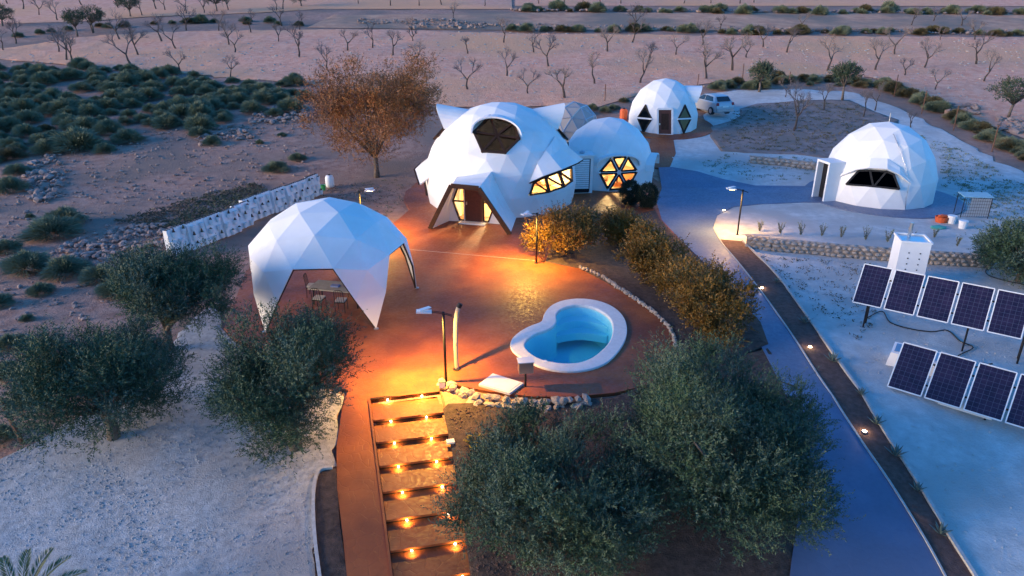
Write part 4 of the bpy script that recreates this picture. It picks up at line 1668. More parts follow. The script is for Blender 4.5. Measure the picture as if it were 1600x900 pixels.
solar_array((13.953, 26.079, 2.376), -0.63, 0.87, 1.12, 6, 'row of dark solar panels just below the white cabinet', (0.5, 3.9, 5.6))
solar_array((13.272, 21.301, 1.334), -0.704, 0.80, 1.11, 5, 'lower row of dark solar panels standing over white boxes', (0.5, 2.8, 4.6))

cb = at_z(1462, 436, 0.0)
cab = thing('white_cabinet', cb + Vector((0, 0.6, 0)), 'tall white cabinet with chimney pipe between stone wall and solar panels', 'cabinet')
yc = R(-14)
M3 = Matrix.Rotation(yc, 3, 'Z')
cc_ = Vector((18.05, 30.1, 0))


def cabp(x, y, z):
    return cc_ + M3 @ Vector((x, y, 0)) + Vector((0, 0, z))


MB().add([cabp(x, y, z) for z, s in ((0, 1.0), (2.05, 0.98)) for x, y in ((-.62 * s, -.62 * s), (.62 * s, -.62 * s), (.62 * s, .62 * s), (-.62 * s, .62 * s))],
         [(0, 3, 2, 1), (4, 5, 6, 7), (0, 1, 5, 4), (1, 2, 6, 5), (2, 3, 7, 6), (3, 0, 4, 7)]).build('body', 'white', cab)
rm = MB()
for a, b in (((-.62, -.62), (.62, -.62)), ((.62, -.62), (.62, .62)), ((.62, .62), (-.62, .62)), ((-.62, .62), (-.62, -.62))):
    rm.bar(cabp(*a, 2.09), cabp(*b, 2.09), 0.08, 0.09, (0, 0, 1))
rm.build('roof_rim', 'white', cab)
MB().prism([cabp(x, y, 2.062) for x, y in ((-.56, -.56), (.56, -.56), (.56, .56), (-.56, .56))], (0, 0, 1), 0.02).build('roof', 'steel', cab)
MB().tube([cabp(-0.1, 0.30, 2.07), cabp(-0.08, 0.32, 2.72)], 0.075, 10).build('chimney', 'steel', cab)
for i in range(5):
    for s in (-0.22, 0.24):
        c = cabp(s, -.615, 0.55 + i * 0.26)
        n = M3 @ Vector((0, -1, 0))
        MB().bar(c - n * 0.01, c + n * 0.015, 0.05, 0.05, (0, 0, 1)).build('vent_hole', 'dark_metal', cab)


def vent_box(c, yaw, size, label, vents):
    c = Vector(c)
    t = thing('battery_box', c, label, 'box')
    M = Matrix.Rotation(yaw, 3, 'Z')
    L, W_, H_ = size
    P = lambda x, y, z: c + M @ Vector((x, y, 0)) + Vector((0, 0, z))
    MB().add([P(-L, -W_, 0), P(L, -W_, 0), P(L, W_, 0), P(-L, W_, 0), P(-L * .92, -W_ * .8, H_), P(L * .92, -W_ * .8, H_), P(L * .92, W_ * .9, H_ * 1.25), P(-L * .92, W_ * .9, H_ * 1.25)],
             [(0, 3, 2, 1), (4, 5, 6, 7), (0, 1, 5, 4), (1, 2, 6, 5), (2, 3, 7, 6), (3, 0, 4, 7)]).build('body', 'white', t)
    if vents:
        for s in (-0.48, 0.48):
            q = [P(L * (s - .36), -W_ * .55, H_ * 1.03), P(L * (s + .36), -W_ * .55, H_ * 1.03), P(L * (s + .36), W_ * .62, H_ * 1.22), P(L * (s - .36), W_ * .62, H_ * 1.22)]
            MB().prism(q, (0, -.3, 1), 0.05).build('hatch', 'steel', t)


vent_box((14.35, 21.95, 0), -0.62, (0.95, 0.42, 0.5), 'white box with two grey hatches behind the lower solar panels', True)
vent_box((14.7, 19.55, -0.05), -0.70, (0.75, 0.5, 0.4), 'plain white box half hidden under the lower solar panels', False)

# cables on the gravel
rnd = random.Random(4)
for lab, pts in (('black cable looping over the gravel behind the upper solar panels', ((1355, 498), (1378, 488), (1390, 505), (1420, 515), (1455, 520), (1480, 518), (1500, 535), (1520, 545), (1495, 560), (1520, 575), (1550, 570))),
                 ('dark hose curving over gravel beside the big round bush', ((1600, 446), (1570, 440), (1545, 432), (1540, 424), (1555, 420), (1590, 424)))):
    p = spline([G(x, y, 0.05) for x, y in pts], 5)
    t = tag(MB().tube(p, 0.022, 6).build('cable', 'rubber', smooth=True), lab, 'cable')

# ------------------------------------------------------------------ white planter wall with rows of cups
wa, wb = G(272, 402), G(502, 303)
pw = thing('planter_wall', wa, 'long white planter wall studded with rows of small cups', 'planter wall')
u = (wb - wa)
LW = u.length
u.normalize()
nn = Vector((u.y, -u.x, 0))
hw = 1.35
nseg = 11
cup = None
for i in range(nseg):
    a = wa + u * LW * i / nseg
    b = wa + u * (LW * (i + 1) / nseg - 0.01)
    off = nn * (0.22 * math.sin(i * 0.9) + (0.25 if i in (3, 4) else 0))
    a, b = a + off, b + off
    bk = -nn * 0.42
    MB().add([a, b, b + bk, a + bk, a + bk * 0.45 + Vector((0, 0, hw)), b + bk * 0.45 + Vector((0, 0, hw)), b + bk + Vector((0, 0, hw)), a + bk + Vector((0, 0, hw))],
             [(0, 3, 2, 1), (4, 5, 6, 7), (0, 1, 5, 4), (1, 2, 6, 5), (2, 3, 7, 6), (3, 0, 4, 7)]).build('wall_block', 'white_paint', pw)
    for r in range(3):
        for s in range(2):
            f = (s + (0.25 if r % 2 else 0.6) + 0.12 * math.sin(i * 5 + r * 3 + s)) / 2
            if f > 0.97:
                continue
            c = a.lerp(b, f) + bk * 0.45 * ((r + .5) / 3) + nn * 0.10 + Vector((0, 0, hw * (r + 0.45) / 3))
            o = MB().lathe([(0.085, -0.16), (0.13, 0.13), (0.115, 0.13), (0.105, 0.08)], (0, 0, 0), 10).build('cup', 'white_paint', pw, local=True) if cup is None else cup.copy()
            if cup is None:
                cup = o
            else:
                COL.objects.link(o)
            o.location = c - wa
            if (i * 7 + r * 3 + s) % 5 < 3:
                MB().lathe([(0.104, 0.085), (0.08, 0.115), (0.03, 0.18 + 0.06 * ((i + r) % 3))], (0, 0, 0), 6).build('plant', 'bed_soil' if (i + r + s) % 3 else 'scrub_leaf', o, local=True)
    for s in range(6):
        c = a.lerp(b, (s + .5) / 6) + bk * 0.75 + Vector((0, 0, hw + 0.012))
        MB().box(c, (0.10, 0.16, 0.03), math.atan2(u.y, u.x)).build('slot', 'dark_metal', pw)
gp = G(516, 292)
t = thing('plastic_barrel', gp, 'white plastic barrel standing beyond the planter wall end', 'barrel')
MB().lathe([(0.26, 0), (0.30, 0.15), (0.30, 0.6), (0.24, 0.78), (0.1, 0.82)], gp, 14).build('body', 'white_paint', t, smooth=True)
MB().lathe([(0.08, 0.82), (0.08, 0.88), (0.02, 0.89)], gp, 10).build('cap', 'dark_metal', t)
gp = G(505, 297)
t = thing('green_bucket', gp, 'bright green bucket at the end of the planter wall', 'bucket')
mat('green_plastic', (0.08, 0.42, 0.10), None, rough=0.5)
MB().lathe([(0.16, 0), (0.21, 0.36), (0.19, 0.36), (0.15, 0.1)], gp, 12).build('body', 'green_plastic', t)
MB().tube(spline([gp + Vector((-0.2, 0, 0.34)), gp + Vector((-0.12, -.12, 0.42)), gp + Vector((0.12, -.12, 0.42)), gp + Vector((0.2, 0, 0.34))], 4), 0.012, 5).build('handle', 'steel', t)

# ------------------------------------------------------------------ garden table and chairs under the pavilion
tc0 = at_z(531, 473, 0.06)
tb = thing('garden_table', tc0, 'long grey garden table under the open dome pavilion', 'table')
ty = R(-12)
TM = Matrix.Rotation(ty, 3, 'Z')
TP = lambda x, y, z: tc0 + TM @ Vector((x, y, 0)) + Vector((0, 0, z))
MB().prism([TP(x, y, 0.74) for x, y in ((-1.15, -.5), (1.15, -.5), (1.15, .5), (-1.15, .5))], (0, 0, 1), 0.05).build('tabletop', 'canvas', tb)
for sx in (-1, 1):
    for sy in (-1, 1):
        MB().tube([TP(sx * 1.0, sy * .4, 0), TP(sx * 0.95, sy * .36, 0.72)], 0.03, 6).build('leg', 'dark_metal', tb)
MB().box(TP(-0.1, -0.05, 0.80), (0.35, 0.22, 0.07), ty).build('runner', 'blue_cloth', tb)


def chair(p, rz, label):
    t = thing('garden_chair', p, label, 'chair', 'iron chairs round the garden table', rz)
    for x, y, h in ((-.2, -.2, .45), (.2, -.2, .45)):
        MB().tube([(x, y, 0), (x, y, h)], 0.014, 5).build('leg', 'dark_metal', t, local=True)
    for x in (-.2, .2):
        MB().tube([(x, .22, 0), (x, .2, .45), (x * .92, .27, .98)], 0.014, 5).build('leg', 'dark_metal', t, local=True)
    MB().box((0, 0, 0.46), (0.44, 0.44, 0.03)).build('seat', 'dark_metal', t, local=True)
    MB().box((0, -.01, 0.505), (0.40, 0.40, 0.06)).build('seat_cushion', 'cushion', t, local=True)
    MB().tube(spline([(-.185, .27, .96), (-.1, .275, 1.03), (.1, .275, 1.03), (.185, .27, .96)], 3), 0.014, 5).build('back_rail', 'dark_metal', t, local=True)
    for x in (-.09, 0, .09):
        MB().tube([(x, .205, .47), (x, .275, 1.02)], 0.009, 4).build('back_bar', 'dark_metal', t, local=True)
    return t


chair(TP(-1.45, 0.45, 0), ty + PI / 2 + .2, 'iron chair standing free at the far end of the garden table')
chair(TP(-0.55, -0.75, 0), ty + PI, 'iron chair nearer the table end, pushed under its long side')
chair(TP(0.45, -0.78, 0), ty + PI + .15, 'iron chair pushed under the garden table beside the pavilion leg')
chair(TP(0.3, 0.85, 0), ty, 'iron chair behind the garden table facing the terrace')
t = tag(MB().add([v * 1.0 + TP(0.55, 0.35, 0.86) for v in [Vector((x * .34, y * .24, z * .11)) for x, y, z in [tuple(q) for q in ROCKS[3][0]]]], ROCKS[3][1]).build('folded_parasol', 'cushion'), 'pale folded parasol cover heaped on the garden table', 'cover')
t.data.polygons.foreach_set('use_smooth', [True] * len(t.data.polygons))

# ------------------------------------------------------------------ things left beside the right-hand dome
gq = G(1516, 338)
t = thing('wire_cage', gq, 'wire cage on feet under a pale blue sheet beside the dome', 'cage')
M = Matrix.Rotation(R(-8), 3, 'Z')
CP = lambda x, y, z: gq + M @ Vector((x, y, 0)) + Vector((0, 0, z))
mb = MB()
for x in (-.75, .75):
    for y in (-.45, .45):
        mb.tube([CP(x, y, 0), CP(x, y, 1.25)], 0.025, 5)
mb.build('frame', 'dark_metal', t)
for i in range(13):
    x = -.75 + i * 0.125
    MB().tube([CP(x, -.45, .1), CP(x, -.45, 1.25)], 0.008, 4).build('wire', 'dark_metal', t)
for i in range(7):
    z = .1 + i * .19
    MB().tube([CP(-.75, -.45, z), CP(.75, -.45, z)], 0.008, 4).build('wire', 'dark_metal', t)
mat('pale_sheet', (0.22, 0.40, 0.46), (0.32, 0.50, 0.55), 3, 0.5)
MB().prism([CP(-.8, -.5, 1.28), CP(.8, -.5, 1.30), CP(.82, .5, 1.36), CP(-.78, .5, 1.33)], (0, 0, 1), 0.03).build('cover_sheet', 'pale_sheet', t)
MB().prism([CP(-.35, -.40, .15), CP(.78, -.40, .15), CP(.78, -.40, 1.2), CP(-.35, -.40, 1.2)], (0, 1, 0), 0.02).build('side_sheet', 'film', t)
for x, y, lab, m_ in ((1486, 349, 'white bucket standing closest to the wire cage', 'white_paint'), (1503, 357, 'white bucket standing alone on the gravel by the cage', 'white_paint')):
    p = G(x, y)
    t = thing('bucket', p, lab, 'bucket', 'white buckets by the wire cage')
    MB().lathe([(0.19, 0), (0.24, 0.46), (0.22, 0.46), (0.18, 0.1)], p, 12).build('body', m_, t)
    MB().lathe([(0.245, 0.40), (0.25, 0.47), (0.235, 0.47)], p, 12).build('rim', m_, t)
p = G(1470, 347)
t = thing('orange_tub', p, 'orange tub of clutter on the paving beside the dome', 'tub')
MB().lathe([(0.30, 0), (0.36, 0.34), (0.33, 0.34), (0.28, 0.1)], p, 12).build('body', 'orange_plastic', t)
MB().add([Vector((v.x * .55, v.y * .5, v.z * .3)) + p + Vector((0, 0, .36)) for v in ROCKS[5][0]], ROCKS[5][1]).build('contents', 'orange_plastic', t)
p = G(1466, 357)
o = MB().add([Vector((v.x * 1.25, v.y * .75, v.z * .28)) + p + Vector((0, 0, .07)) for v in ROCKS[7][0]], ROCKS[7][1]).build('green_tarp', 'teal_cloth')
tag(o, 'crumpled teal tarpaulin lying on gravel in front of the orange tub', 'tarpaulin')
p = G(953, 185)
g_ = G(975, 172)
t = thing('orange_drum', G(974, 186), 'orange drum standing behind the far dome house', 'drum')
MB().lathe([(0.3, 0), (0.34, 0.1), (0.34, 0.75), (0.26, 0.9)], G(974, 186), 12).build('body', 'orange_plastic', t)
MB().lathe([(0.12, 0.9), (0.12, 0.97), (0.04, 0.98)], G(974, 186), 10).build('cap', 'dark_metal', t)


# ------------------------------------------------------------------ car
def car(loc, rz, k):
    t = thing('parked_car', loc, 'silver hatchback car parked beside the far dome house', 'car', None, rz)
    # local: x across, y forward, z up
    prof = [(-2.02, .32), (-2.08, .62), (-2.0, .92), (-1.86, 1.02), (-1.45, 1.42), (-.9, 1.50), (.1, 1.47), (.95, 1.02), (1.75, .86), (2.02, .68), (2.05, .36), (1.9, .22), (-1.9, .22)]
    wds = [.80, .86, .86, .80, .64, .62, .62, .78, .76, .74, .72, .70, .72]
    n = len(prof)
    vs = [Vector((-w_ * k, y * k, z * k)) for (y, z), w_ in zip(prof, wds)] + [Vector((w_ * k, y * k, z * k)) for (y, z), w_ in zip(prof, wds)]
    bm = bmesh.new()
    bv = [bm.verts.new(v) for v in vs]
    # side split at the belt line
    for i in range(n):
        j = (i + 1) % n
        bm.faces.new((bv[i], bv[j], bv[n + j], bv[n + i]))
    for s in (0, n):
        q = [bv[s + i] for i in range(n)]
        bm.faces.new((q[3], q[4], q[5], q[6], q[7]))
        bm.faces.new((q[0], q[1], q[2], q[3], q[7], q[8], q[9], q[10], q[11], q[12]))
    bmesh.ops.recalc_face_normals(bm, faces=bm.faces[:])
    bmesh.ops.bevel(bm, geom=[e for e in bm.edges], offset=0.05 * k, segments=2, affect='EDGES')
    me = bpy.data.meshes.new('body')
    bm.to_mesh(me)
    bm.free()
    me.materials.append(MATS['car_paint'])
    o = bpy.data.objects.new('body', me)
    COL.objects.link(o)
    o.parent = t

    def pan(name, pts, m, off):
        c = [Vector(p) * k for p in pts]
        nrm = (c[1] - c[0]).cross(c[2] - c[0]).normalized()
        MB().prism([p for p in c], nrm, off).build(name, m, t, local=True)
    pan('rear_window', [(-.60, -1.86 + .05, 1.08), (.60, -1.86 + .05, 1.08), (.54, -1.50, 1.39), (-.54, -1.50, 1.39)], 'car_glass', .06)
    pan('windscreen', [(-.66, .88, 1.08), (.66, .88, 1.08), (.56, .18, 1.45), (-.56, .18, 1.45)], 'car_glass', .06)
    for s in (-1, 1):
        pan('side_window', [(s * .775, -1.45, 1.06), (s * .655, -1.25, 1.38), (s * .65, -.35, 1.44), (s * .775, -.35, 1.06)], 'car_glass', .05)
        pan('side_window', [(s * .775, -.25, 1.06), (s * .65, -.25, 1.44), (s * .65, .05, 1.42), (s * .775, .72, 1.06)], 'car_glass', .05)
        pan('tail_light', [(s * .62, -2.07, .78), (s * .84, -2.02, .78), (s * .80, -1.97, 1.0), (s * .60, -1.99, 1.0)], 'tail_red', .06)
        for y in (-1.3, 1.3):
            wh = MB().tube([Vector((s * .62, y, .31)) * k, Vector((s * .84, y, .31)) * k], .31 * k, 16).build('wheel', 'rubber', t, local=True)
            MB().tube([Vector((s * .80, y, .31)) * k, Vector((s * .855, y, .31)) * k], .19 * k, 12).build('rim', 'steel', wh, local=True)
        MB().box(Vector((s * .93, .62, 1.05)) * k, (.18 * k, .1 * k, .13 * k)).build('wing_mirror', 'car_paint', t, local=True)
    MB().box(Vector((0, -2.09, .42)) * k, (1.5 * k, .08 * k, .16 * k)).build('bumper', 'car_paint', t, local=True)
    MB().box(Vector((0, -2.09, .70)) * k, (.52 * k, .03 * k, .12 * k)).build('number_plate', 'white_paint', t, local=True)
    return t


cg = G(1116, 184)
car(cg + Vector((0, 1.8, 0.24)), R(20), 1.12)


# ------------------------------------------------------------------ vegetation
def quads_obj(name, V, material, parent=None, mats=None, midx=None):
    """V: (n, k, 3) polygons with k corners each"""
    n, k = V.shape[0], V.shape[1]
    me = bpy.data.meshes.new(name)
    me.vertices.add(n * k)
    me.vertices.foreach_set('co', V.reshape(-1).astype(np.float32))
    me.loops.add(n * k)
    me.loops.foreach_set('vertex_index', np.arange(n * k, dtype=np.int32))
    me.polygons.add(n)
    me.polygons.foreach_set('loop_start', np.arange(0, n * k, k, dtype=np.int32))
    me.polygons.foreach_set('loop_total', np.full(n, k, dtype=np.int32))
    for m in ([material] if mats is None else mats):
        me.materials.append(MATS[m])
    if midx is not None:
        me.polygons.foreach_set('material_index', midx.astype(np.int32))
    me.update(calc_edges=True)
    o = bpy.data.objects.new(name, me)
    COL.objects.link(o)
    o.parent = parent
    return o


def nrmz(a):
    return a / np.maximum(1e-9, np.linalg.norm(a, axis=-1, keepdims=True))


def leaves(P, A, L, W, rng):
    """diamond leaves at P along A"""
    r = nrmz(np.cross(A, rng.normal(size=A.shape)))
    A = A * L[:, None]
    return np.stack([P, P + A * 0.45 + r * W[:, None] / 2, P + A, P + A * 0.45 - r * W[:, None] / 2], 1)


def sprays(O, D, Ls, per, leafL, leafW, rng, splay=0.8):
    """twigs from O along D of length Ls, each with `per` leaves"""
    n = len(O)
    t = (np.arange(per) + 0.5) / per
    P = O[:, None, :] + D[:, None, :] * (Ls[:, None] * t[None, :])[..., None]
    side = rng.normal(size=(n, per, 3))
    side -= (side * D[:, None, :]).sum(-1, keepdims=True) * D[:, None, :]
    A = nrmz(D[:, None, :] * 0.75 + nrmz(side) * splay)
    P = P.reshape(-1, 3)
    A = A.reshape(-1, 3)
    m = len(P)
    return leaves(P, A, leafL * rng.uniform(0.7, 1.3, m), leafW * rng.uniform(0.7, 1.3, m), rng)


def crown_clumps(rng, n, rad, zc, inner=0.55, low=-0.65, lobes=0):
    rad = np.array(rad)
    ctr = [np.zeros(3)]
    siz = [1.0]
    if lobes:
        ctr, siz = [np.array([0, 0, -0.1])], [0.6]
        for i in range(lobes):
            a = 2 * PI * (i + rng.uniform(-.3, .3)) / lobes * 2
            e = rng.uniform(-0.45, 0.75)
            ctr.append(np.array([math.cos(a) * math.cos(e), math.sin(a) * math.cos(e), math.sin(e)]) * rng.uniform(.5, .72))
            siz.append(rng.uniform(.30, .50))
    w_ = np.array(siz) ** 2
    w_ /= w_.sum()
    out = []
    while len(out) < n:
        d = nrmz(rng.normal(size=3))
        k = rng.choice(len(ctr), p=w_)
        r = rng.uniform(inner, 1.0) ** 0.6
        p = ctr[k] + d * siz[k] * r
        if p[2] < low:
            continue
        out.append(np.array([0, 0, zc]) + p * rad)
    return np.array(out)


def limbs(mb, base, tips, r0, rnd, fork_z, sides=6):
    """trunk that forks into limbs reaching towards tips"""
    base = Vector(base)
    fork = base + Vector((rnd.uniform(-.12, .12), rnd.uniform(-.12, .12), fork_z))
    mb.tube([base + Vector((0, 0, -0.1)), base + Vector((rnd.uniform(-.05, .05), rnd.uniform(-.05, .05), fork_z * .5)), fork], [r0 * 1.35, r0, r0 * .95], sides + 2)
    for tpt in tips:
        tpt = Vector(tpt)
        m = fork.lerp(tpt, 0.5) + Vector((rnd.uniform(-.2, .2), rnd.uniform(-.2, .2), rnd.uniform(0, .25)))
        mb.tube([fork, m, tpt], [r0 * .6, r0 * .38, r0 * .12], sides)


def leafy(name, loc, label, cat, rad, zc, seed, clumps, per_clump, leaf, mats, group=None, trunk_r=0.16, fork=0.9, crown_r=0.55, up=0.55, spray=(0.3, 0.55), per=11, inner=0.5, low=-0.6, bark='bark', shift=(0, 0, 0), splay=0.8, lobes=0):
    rng = np.random.default_rng(seed)
    rnd = random.Random(seed)
    t = thing(name, loc, label, cat, group)
    C = crown_clumps(rng, clumps, rad, zc, inner, low, lobes) + np.array(shift)
    tips = [tuple(c) for c in C[::max(1, len(C) // 14)]]
    mb = MB()
    limbs(mb, (0, 0, 0), tips, trunk_r, rnd, fork)
    mb.build('trunk', bark, t, smooth=True, local=True)
    n = len(C) * per_clump
    rr = rng.uniform(0.65, 1.25, len(C))[:, None] * crown_r
    off = nrmz(rng.normal(size=(len(C), per_clump, 3))) * (rng.uniform(0, 1, (len(C), per_clump, 1)) ** 0.45) * rr[:, None, :]
    off[..., 2] *= 0.8
    keep_ = rng.random((len(C), per_clump)) < rng.uniform(0.55, 1.3, (len(C), 1))
    O = (C[:, None, :] + off).reshape(-1, 3)
    rad_dir = nrmz(off.reshape(-1, 3)) * 0.8 + nrmz(O - np.array([0, 0, zc * 0.8])) * 0.5
    D = nrmz(rad_dir + np.array([0, 0, up]) + rng.normal(size=(n, 3)) * 0.45)
    Ls = rng.uniform(spray[0], spray[1], n) * np.where(rng.random(n) < 0.08, 1.7, 1.0)
    V = sprays(O, D, Ls, per, leaf[0], leaf[1], rng, splay)
    clump_tone = rng.random(len(C))
    mi = np.repeat((clump_tone > 0.55).astype(int), per_clump * per)
    flip = rng.random(len(mi)) < 0.22
    mi = np.where(flip, 1 - mi, mi)
    kp = np.repeat(keep_.reshape(-1), per)
    quads_obj('crown', V[kp], None, t, mats, mi[kp])
    return t


OL = ['olive_leaf', 'olive_leaf_silver']
OG = 'olive trees'
leafy('olive_tree', G(868, 880) + Vector((0.15, 0.75, 0)), 'broad olive tree on dark soil right beside the staircase', 'tree', (2.85, 2.6, 2.1), 1.75, 11, 280, 46, (0.072, 0.021), OL, OG, crown_r=0.40, spray=(0.2, 0.5), low=-0.8, up=0.9, lobes=14, per=16)
leafy('olive_tree', G(1135, 830) + Vector((-0.05, 0.95, 0)), 'largest olive tree, leaning out over the blue driveway', 'tree', (2.95, 3.0, 2.7), 1.95, 12, 330, 46, (0.075, 0.022), OL, OG, crown_r=0.44, spray=(0.2, 0.55), low=-0.85, up=0.9, lobes=18, per=16)
leafy('olive_tree', G(462, 700), 'tall olive tree between open dome pavilion and ramp path', 'tree', (2.15, 2.0, 2.45), 2.1, 13, 190, 44, (0.08, 0.024), OL, OG, crown_r=0.40, low=-0.78, up=0.8, lobes=11, per=15)
leafy('olive_tree', G(178, 684), 'olive tree on pale gravel beside the dark fence post', 'tree', (2.3, 2.1, 2.0), 1.95, 14, 200, 44, (0.08, 0.024), OL, OG, crown_r=0.42, low=-0.75, up=0.8, lobes=11, shift=(0.05, 0, 0), per=15)
leafy('olive_tree', G(265, 546), 'olive tree with bare trunk near the planter wall', 'tree', (2.3, 2.0, 1.5), 2.3, 15, 140, 44, (0.085, 0.026), OL, OG, crown_r=0.42, low=-0.5, shift=(0.75, 0, 0), up=0.7, lobes=9, per=14)
leafy('round_bush', G(1592, 440), 'big round dark bush behind the solar panels at the stone wall end', 'bush', (1.75, 1.6, 1.15), 1.35, 16, 100, 34, (0.12, 0.036), OL, crown_r=0.45, fork=0.4)

SHm = ['shrub_leaf', 'shrub_leaf']
for i, (x, y, rx, h_, lab) in enumerate(((882, 406, 1.45, 1.2, 'golden shrub brightly lit by the lamp post standing against it'),
                                         (968, 388, 1.0, 0.95, 'loose golden shrub next to the dark round shrubs'),
                                         (1018, 446, 1.3, 1.15, 'golden shrub in the middle of the curved bed'),
                                         (1070, 482, 1.15, 1.1, 'golden shrub squeezed between two larger ones along the driveway'),
                                         (1108, 530, 1.4, 1.25, 'golden shrub touching the largest olive tree'))):
    leafy('golden_shrub', G(x, y) + Vector((0, 0.6 if i == 0 else 0.35, 0.08)), lab, 'shrub', (rx * 1.15, rx * 1.05, h_ * 1.2), h_ * 0.95, 30 + i, 90, 30, (0.10, 0.045), SHm, 'golden shrubs along the curved bed', trunk_r=0.06, fork=0.25, crown_r=0.36, spray=(0.2, 0.5), per=9, low=-0.85, lobes=8, up=0.8)
for i, (x, y, lab) in enumerate(((984, 322, 'dark round clipped shrub nearest the utility closet'), (1011, 327, 'dark round clipped shrub at the driveway corner'))):
    leafy('clipped_shrub', G(x, y) + Vector((0, 0.2, 0.06)), lab, 'shrub', (0.56, 0.56, 0.74), 0.74, 40 + i, 130, 30, (0.06, 0.022), ['cypress', 'cypress'], 'dark clipped shrubs', trunk_r=0.05, fork=0.2, crown_r=0.14, spray=(0.06, 0.13), per=8, inner=0.75, low=-0.95)

leafy('autumn_tree', G(589, 275), 'tall wispy tree with rust-orange foliage behind the planter wall', 'tree', (5.2, 4.6, 4.9), 4.3, 50, 300, 34, (0.15, 0.05), ['autumn_leaf', 'autumn_leaf'], trunk_r=0.17, fork=1.3, crown_r=0.60, spray=(0.3, 0.9), per=7, inner=0.2, low=-0.8, up=0.6, bark='bark', lobes=18)


MARKS = [('the orange-leaved tree', G(589, 275)), ('the greenhouse dome', G(893, 205)), ('the far dome', G(1040, 205)), ('the parked car', G(1117, 184)),
         ('the small round tree', G(1186, 143)), ('the leaning tree', G(1316, 156)), ('the orange boulders', G(1500, 172)), ('the wide green tree', G(1575, 184)),
         ('the planter wall', G(400, 330)), ('the broken stones', G(70, 280)), ('the rubble spread', G(190, 380)), ('the stone heap', G(440, 180)),
         ('the scattered stones', G(345, 212)), ('the dark round tree', G(146, 50)), ('the big dark tree', G(339, 18)), ('the thin grey tree', G(121, 56)),
         ('the rubble mounds', G(700, 40)), ('the stony track', G(471, 10)), ('the dark fence post', G(35, 690)), ('the largest dome', G(780, 270)),
         ('the bushy bank tree', G(4, 40)), ('the dry bed', G(1260, 200))]
SEEN = {}


def near(p):
    """where a thing stands, told by the nearest landmark and how far from it"""
    d, nm = min(((Vector((p.x, p.y, 0)) - Vector((q.x, q.y, 0))).length, n) for n, q in MARKS)
    m = dict(MARKS)[nm]
    side = 'uphill of' if p.y > m.y + 3 else ('downhill of' if p.y < m.y - 3 else 'beside')
    far = '' if d < 9 else ('well ' if d < 22 else 'far ')
    return far + side + ' ' + nm


# ---- bare almond trees
def almond(seed, h=3.0):
    rnd = random.Random(seed)
    tr, tw = MB(), MB()

    def grow(p, d, ln, r, lev):
        q1 = p + d * ln * 0.5 + Vector((rnd.uniform(-.1, .1), rnd.uniform(-.1, .1), 0.03)) * ln
        q2 = p + d * ln + Vector((rnd.uniform(-.12, .12), rnd.uniform(-.12, .12), 0.06)) * ln
        mb = tr if lev < 2 else tw
        mb.tube([p, q1, q2], [r, r * .8, r * .55], 6 if lev == 0 else (5 if lev == 1 else 3), cap=False)
        if lev >= 5:
            return
        n = {0: rnd.choice((2, 3, 3, 4)), 1: 3, 2: 4, 3: 4, 4: 3}[lev]
        for i in range(n):
            s = rnd.uniform(0.45, 1.0) if lev >= 1 else 1.0
            st = p.lerp(q2, s) if lev >= 2 else q2
            a = 2 * PI * (i + rnd.random() * .7) / n
            sp = {0: rnd.choice((0.7, 1.0, 1.3)), 1: 0.65, 2: 0.7, 3: 0.8, 4: 0.8}[lev]
            side = Vector((math.cos(a), math.sin(a), 0))
            side = (side - d * side.dot(d)).normalized()
            nd = (d + side * sp * rnd.uniform(.7, 1.3) + Vector((0, 0, 0.18))).normalized()
            grow(st, nd, ln * {0: 0.85, 1: 0.72, 2: 0.68, 3: 0.62, 4: 0.6}[lev] * rnd.uniform(.8, 1.2), r * (.62 if lev < 2 else .5), lev + 1)
    grow(Vector((0, 0, -.1)), Vector((rnd.uniform(-.22, .22), rnd.uniform(-.15, .15), 1)).normalized(), h * rnd.uniform(.22, .34), 0.105 * h / 3, 0)
    return tr, tw


ALM = []
for i in range(14):
    a, b = almond(100 + i, 3.0 + 0.25 * (i % 3))
    o1 = a.build('trunk', 'bark_dark', None, local=True)
    o2 = b.build('crown', 'twig', None, local=True)
    ALM.append((o1.data, o2.data))
    bpy.data.objects.remove(o1)
    bpy.data.objects.remove(o2)


def bare_tree(name, p, k, var, rz, label, group, s=1.0):
    t = thing(name, p, label, 'tree', group, rz)
    t.scale = (k, k, k * s)
    for nm, me in zip(('trunk', 'crown'), ALM[var]):
        o = bpy.data.objects.new(nm, me)
        COL.objects.link(o)
        o.parent = t
    return t


alm_px = [(36, 15), (61, 24), (90, 32), (222, 24), (291, 21), (319, 20), (184, 12), (112, 100), (104, 94), (92, 81), (145, 51), (187, 62), (253, 65), (275, 76), (205, 101), (216, 86),
          (282, 114), (291, 47), (342, 49), (358, 70), (367, 82), (360, 120), (392, 51), (5, 79), (25, 67), (357, 16), (432, 17), (442, 15), (467, 89), (435, 65), (512, 110), (543, 79),
          (582, 75), (614, 87), (644, 65), (647, 57), (652, 102), (731, 84), (731, 140), (792, 119), (787, 67), (709, 30), (655, 9), (757, 10), (834, 82), (857, 104), (825, 147), (882, 153),
          (929, 131), (949, 81), (1009, 106), (1000, 130), (987, 67), (1056, 86), (1097, 71), (1144, 110), (1166, 90), (1192, 74), (1104, 124), (991, 47), (1125, 47), (842, 6), (881, 5),
          (910, 6), (938, 5), (970, 6), (1068, 6), (1110, 6), (1156, 6), (1178, 5), (1293, 111), (1367, 110), (1398, 85), (1444, 106), (1525, 101), (1537, 127), (1229, 82), (1250, 48),
          (1523, 63), (1502, 41), (1469, 63), (1461, 141), (1413, 118), (1424, 40), (1458, 33), (468, 46), (440, 40), (258, 16), (244, 14), (12, 6), (128, 8), (690, 8), (560, 6), (610, 9)]
rnd = random.Random(77)
